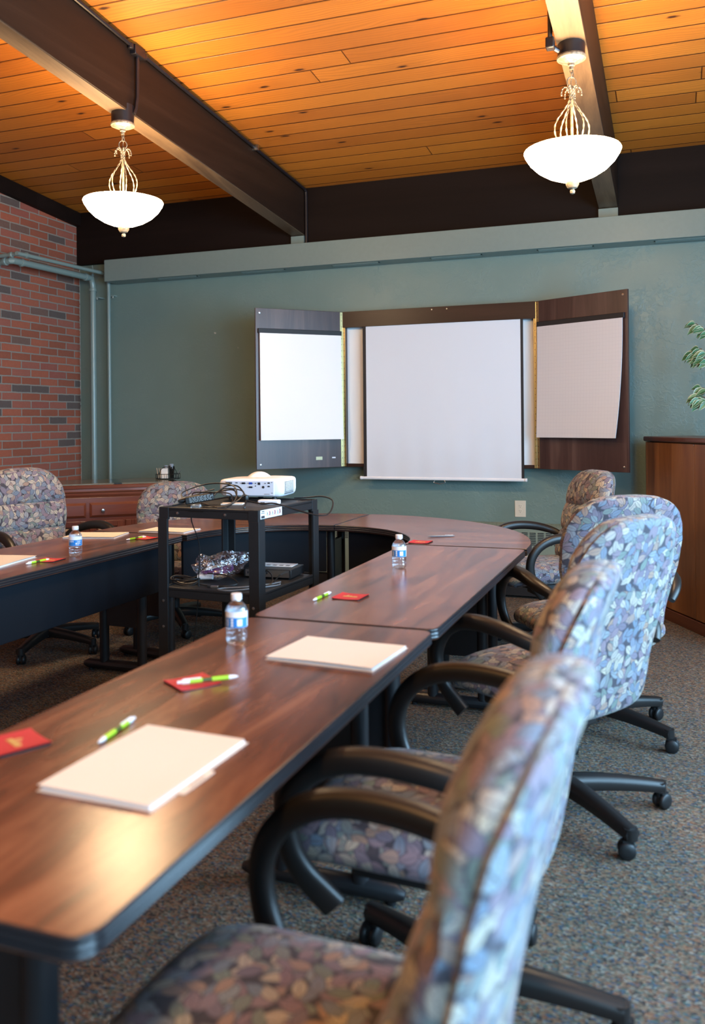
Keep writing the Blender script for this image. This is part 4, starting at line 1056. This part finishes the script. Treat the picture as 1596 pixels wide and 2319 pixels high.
for a, b in ((-2.325, -2.298), (-1.066, -1.045)): pbuild(cloth(a, b, .905, 2.112, 6.578, 3), 'side_border', 'screenblk', smooth=60)
pbuild(MB().tube([(-2.343, 6.578, .896), (-1.036, 6.578, .896)], .012, 12, ry=.008), 'bottom_bar', 'screenbar')
for x in (-2.347, -1.032): pbuild(MB().lathe([(.013, -.008), (.0145, -.004), (.0145, .004), (.013, .008)], n=14, X=T(x, 6.578, .896) @ Matrix.Rotation(PI / 2, 4, 'Y')), 'bar_end_cap', 'screenbar')
pbuild(MB().tube(cr([(-1.735, 6.575, .886), (-1.745, 6.572, .868), (-1.715, 6.570, .860), (-1.70, 6.570, .855), (-1.685, 6.570, .860), (-1.655, 6.572, .868), (-1.665, 6.575, .886)], 5), .0022, 6), 'pull_loop', 'steel')
# ------------------------------------------------------------------ credenza
cd_ = thing('credenza', 'cherry wood credenza with stone-tiled top standing across the back left corner', 'cabinet', (-4.436, 5.884, 0), math.radians(40))
hw, hd = .665, .265
MB().box(-hw + .03, hw - .03, -hd + .03, hd - .01, .08, .77).build('body', 'cherry', cd_, smooth=0, bevel=.003)
MB().box(-hw + .05, hw - .05, -hd + .06, hd - .02, 0, .08).build('plinth', 'cherry', cd_, smooth=0)
prof = [(-.03, .77), (.006, .77), (.008, .776), (.018, .790), (.020, .806), (.028, .812), (.032, .820), (.032, .838), (.040, .842), (.042, .862), (.036, .868), (-.03, .868)]
MB().ringsweep(rrect(-hw + .035, hw - .035, -hd + .035, hd - .035, .01, 2), prof).build('top_moulding', 'cherry', cd_, smooth=25)
MB().prism(rrect(-hw, hw, -hd, hd, .006, 2), .868, .880).build('tiled_top', 'tile', cd_, smooth=20, bevel=.002)
yf = -hd + .03
def raised(x0, x1, z0, z1, name, mat, par, d=.012):
    b = .018
    vs = [(x0, yf, z0), (x1, yf, z0), (x1, yf, z1), (x0, yf, z1), (x0, yf - d * .5, z0), (x1, yf - d * .5, z0), (x1, yf - d * .5, z1), (x0, yf - d * .5, z1), (x0 + b, yf - d - .006, z0 + b), (x1 - b, yf - d - .006, z0 + b), (x1 - b, yf - d - .006, z1 - b), (x0 + b, yf - d - .006, z1 - b)]
    fs = [(0, 1, 5, 4), (1, 2, 6, 5), (2, 3, 7, 6), (3, 0, 4, 7), (4, 5, 9, 8), (5, 6, 10, 9), (6, 7, 11, 10), (7, 4, 8, 11), (8, 9, 10, 11), (3, 2, 1, 0)]
    return MB().add(vs, fs).build(name, mat, par, smooth=0)
def knob(x, z, par, y=None): return MB().lathe([(.005, 0), (.005, .012), (.013, .016), (.0155, .022), (.012, .028), (0, .030)], n=18, X=T(x, (yf if y is None else y) - .017, z) @ Matrix.Rotation(PI / 2, 4, 'X')).build('knob', 'steel', par)
for x0, x1 in ((-.62, -.045), (-.02, .62)):
    dw = raised(x0, x1, .612, .728, 'drawer', 'cherry', cd_)
    for x in ((x0 + .10, x1 - .10) if x0 > -.1 else (x0 + .10,)): knob(x, .668, dw)
for x0, x1 in ((-.62, -.345), (-.325, -.045), (-.02, .235), (.255, .365), (.385, .62)):
    f_ = MB()
    for a in ((x0, x0 + .045, .11, .585), (x1 - .045, x1, .11, .585), (x0 + .045, x1 - .045, .11, .155), (x0 + .045, x1 - .045, .54, .585)): f_.box(a[0], a[1], yf - .016, yf, a[2], a[3])
    f_ = f_.build('door', 'cherryv', cd_, smooth=0, bevel=.003)
    if x1 - x0 > .15: raised(x0 + .055, x1 - .055, .165, .53, 'door_panel', 'cherryv', f_, .004)
# wire caddy on top of it
ca = thing('stirrer_caddy', 'black wire basket of stirrers and cups on the stone-tiled credenza top', 'caddy', (-3.955, 6.28, .880), math.radians(20))
m_ = MB()
for z in (.006, .045): m_.tube([(x, y, z) for x, y in rrect(-.095, .095, -.055, .055, .02, 4)], .0025, 6, closed=True)
for x, y in rrect(-.095, .095, -.055, .055, .02, 1): m_.tube([(x, y, .006), (x, y, .045)], .002, 6)
for k in range(9): m_.tube([(-.08 + k * .02, -.055, .006), (-.08 + k * .02, -.055, .045)], .0016, 5).tube([(-.08 + k * .02, -.055, .006), (-.08 + k * .02, .055, .006)], .0016, 5)
for y in (-.05, .05): m_.tube([(.06 * math.cos(a), y, .045 + .062 * math.sin(a)) for a in [PI * q / 14 for q in range(15)]], .0025, 6)
m_.build('wire_frame', 'wire', ca)
def inca(name, mat, mb, lab, cat, grp=None):
    o = mb.build(name, mat, loc=ca.location, rot=(0, 0, math.radians(20))); tag(o, lab, cat, grp); return o
inca('paper_sleeve', 'folder', MB().prism([(-.055, -.01), (0, -.01), (0, .012), (-.055, .012)], .008, .09, X=None), 'cream paper packets standing in the wire basket', 'packet')
m_ = MB()
for k in range(8): a = k * .8; m_.tube([(.03 + .012 * math.cos(a), .012 * math.sin(a), .01), (.032 + .02 * math.cos(a), .02 * math.sin(a), .105 + .004 * (k % 3))], .005, 6)
tag(inca('stirrer_bundle', 'wire', m_, 'bundle of dark stirring straws in the wire basket', 'straws'), kind='stuff')
inca('plastic_cup', 'clearcup', MB().lathe([(.017, .01), (.021, .115), (.0205, .115), (.0165, .012)], (-.018, .025, 0), 18), 'clear cup standing at the back of the wire basket', 'cup')
inca('plastic_cup', 'clearcup', MB().lathe([(.018, .09), (.019, .128), (.018, .128), (.017, .092)], (.03, .0, 0), 18), 'clear upside-down cup on the dark straws in the basket', 'cup')
for k, (x0, x1) in enumerate(((-.075, -.09), (-.065, -.075), (-.07, -.062))): inca('wooden_stirrer', 'wood_stick', MB().tube([(x0, .02 * k - .02, .01), (x1, .02 * k - .02, .095)], .003, 6, ry=.0015), 'pale wooden stirrer leaning at the left of the basket', 'stirrer', 'wooden stirrers in the basket')
for k in range(2): inca('metal_spoon', 'steel', MB().tube([(.07, .01 * k, .01), (.098 + .012 * k, .01 * k, .075 + .012 * k)], .0025, 6), 'thin metal stick leaning out at the right of the basket', 'stick', 'metal sticks in the basket')
# ------------------------------------------------------------------ storage cabinet at right with plant
sc = thing('storage_cabinet', 'tall brown wooden two-door cabinet at the right edge', 'cabinet', (-.176, 6.446, 0), math.radians(-62))
Wc, Dc, Hc = 1.30, .42, 1.226
MB().box(0, Wc, .022, Dc, .08, Hc - .036).build('carcass', 'walnut', sc, smooth=0, bevel=.002)
MB().box(0, .018, .0, .024, .08, Hc - .036).box(Wc - .018, Wc, 0, .024, .08, Hc - .036).build('side_edge', 'walnut', sc, smooth=0, bevel=.002)
MB().prism(rrect(-.012, Wc + .012, -.014, Dc, .012, 4), Hc - .034, Hc).build('cabinet_top', 'walnutd', sc, smooth=30, bevel=.010, seg=4)
MB().box(.01, Wc - .01, -.006, Dc - .02, .0, .075).build('plinth', 'walnutd', sc, smooth=0, bevel=.003)
for x0, x1 in ((.021, .648), (.654, 1.279)):
    d = MB().box(x0, x1, 0, .021, .083, Hc - .040).build('door', 'walnut', sc, smooth=0, bevel=.0015)
    xk = x1 - .05 if x0 < .3 else x0 + .05
MB().lathe([(.004, 0), (.004, .003)], n=10, X=T(.651, -.001, Hc - .046) @ Matrix.Rotation(PI / 2, 4, 'X')).build('catch', 'steel', sc)
pl = thing('ficus_plant', 'green ficus with pale-edged leaves reaching in at the right edge above the cabinet', 'plant', (.36, 5.90, Hc))
pc = Vector((.36, 5.90, Hc))
MB().lathe([(.055, 0), (.075, .12), (.08, .13), (.072, .13), (.068, .11), (0, .11)], n=28).build('pot', 'pot', pl)
br = MB(); lf = MB(); le = MB()
tips = [((.150, 6.06, 1.965), .055), ((.19, 6.02, 1.93), .05), ((.135, 6.07, 1.775), .06), ((.17, 6.05, 1.80), .06), ((.19, 6.02, 1.74), .055), ((.15, 6.03, 1.50), .055), ((.18, 6.05, 1.55), .055), ((.17, 5.98, 1.47), .055), ((.36, 5.9, 2.1), .06), ((.5, 5.8, 1.9), .06), ((.48, 6.0, 1.7), .06), ((.45, 5.75, 1.6), .06)]
random.seed(11)
for (tp, sz) in tips:
    tp = Vector(tp) - pc; b0 = Vector((0, 0, .11)); mid = Vector((tp.x * .25, tp.y * .25, tp.z * .75))
    C = cr([b0, mid, tp], 6); br.tube(C, [.007 - .005 * i / (len(C) - 1) for i in range(len(C))], 6)
    for k in range(9):
        base = C[-1 - (k // 3)]
        dr_ = Vector((tp.x * 1.2 + random.uniform(-.12, .12), tp.y * .6 + random.uniform(-.12, .12), random.uniform(-.16, .06))).normalized()
        sd_ = dr_.cross(Vector((random.uniform(-.5, .5), -1, random.uniform(-.2, .9)))).normalized(); up = sd_.cross(dr_)
        L = sz * random.uniform(1.0, 1.4); prof = [(0, .03), (.15, .22), (.35, .31), (.6, .26), (.8, .14), (1, .004)]
        vs = []; ve = []
        for t, w in prof:
            ctr = base + dr_ * (L * t + .006) - Vector((0, 0, 1)) * (L * .35 * t * t)
            vs += [ctr - sd_ * L * w * .78 + up * L * w * .35, ctr, ctr + sd_ * L * w * .78 + up * L * w * .2]
            ve += [ctr - sd_ * L * w + up * L * w * .27, ctr - sd_ * L * w * .78 + up * L * w * .2, ctr + sd_ * L * w * .78 + up * L * w * .2, ctr + sd_ * L * w + up * L * w * .27]
        fs = []; fe = []
        for i in range(5):
            fs += [(3 * i, 3 * i + 1, 3 * i + 4, 3 * i + 3), (3 * i + 1, 3 * i + 2, 3 * i + 5, 3 * i + 4)]; fe += [(4 * i, 4 * i + 1, 4 * i + 5, 4 * i + 4), (4 * i + 2, 4 * i + 3, 4 * i + 7, 4 * i + 6)]
        lf.add(vs, fs); lf.add(ve, fe, 1)
br.build('stem', 'bark', pl)
lf.build('leaves', ['leafg', 'leafw'], pl, fix=False)
# ------------------------------------------------------------------ light
def area(name, loc, rot, sx, sy, power, col):
    l = bpy.data.lights.new(name, 'AREA'); l.shape = 'RECTANGLE'; l.size = sx; l.size_y = sy; l.energy = power; l.color = col
    o = bpy.data.objects.new(name, l); COL.objects.link(o); o.location = loc; o.rotation_euler = rot; return o
for i, (a, b) in enumerate(WINS):
    area('window_daylight', (XR + .12, (a + b) / 2, (WZ0 + WZ1) / 2), (0, math.radians(90), 0), WZ1 - WZ0, b - a, WINP[i], (.40, .71, 1.0))
def bulb(x, y, z, p, col=(1.0, .55, .22), r=.05):
    l = bpy.data.lights.new('lamp_bulb', 'POINT'); l.energy = p; l.color = col; l.shadow_soft_size = r
    o = bpy.data.objects.new('lamp_bulb', l); COL.objects.link(o); o.location = (x, y, z); return o
for x, q in ((-2.902, .68), (-.427, 1.0)): bulb(x + .05, LAMPD, 2.585, BULB * q)
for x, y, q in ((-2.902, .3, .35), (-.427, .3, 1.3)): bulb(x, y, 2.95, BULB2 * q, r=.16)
w = bpy.data.worlds.new('World'); SC.world = w; w.use_nodes = True
bgn = w.node_tree.nodes['Background']; bgn.inputs[0].default_value = (.45, .68, 1, 1); bgn.inputs[1].default_value = 1.5
# ------------------------------------------------------------------ camera
FPX = 1967.0
cam = bpy.data.cameras.new('camera'); co = bpy.data.objects.new('camera', cam); COL.objects.link(co)
psi, rho = math.radians(20.186), math.radians(-.517)
fw = Vector((-math.sin(psi), math.cos(psi), 0)); rt = Vector((math.cos(psi), math.sin(psi), 0)); up = Vector((0, 0, 1))
r2 = math.cos(rho) * rt + math.sin(rho) * up; u2 = -math.sin(rho) * rt + math.cos(rho) * up
co.matrix_world = Matrix(((r2.x, u2.x, -fw.x, 0), (r2.y, u2.y, -fw.y, 0), (r2.z, u2.z, -fw.z, 1.347), (0, 0, 0, 1)))
cam.sensor_fit = 'HORIZONTAL'; cam.sensor_width = 36; cam.lens = 36 * FPX / 1596
cam.shift_x = 0; cam.shift_y = -(1159.5 - 955.0) / 1596; cam.clip_start = .05
cam.dof.use_dof = True; cam.dof.focus_distance = 5.2; cam.dof.aperture_fstop = 3.4
SC.camera = co
SC.view_settings.view_transform = 'Standard'; SC.view_settings.look = 'None'; SC.view_settings.gamma = 1
SC.view_settings.use_curve_mapping = False; SC.view_settings.exposure = EXPO
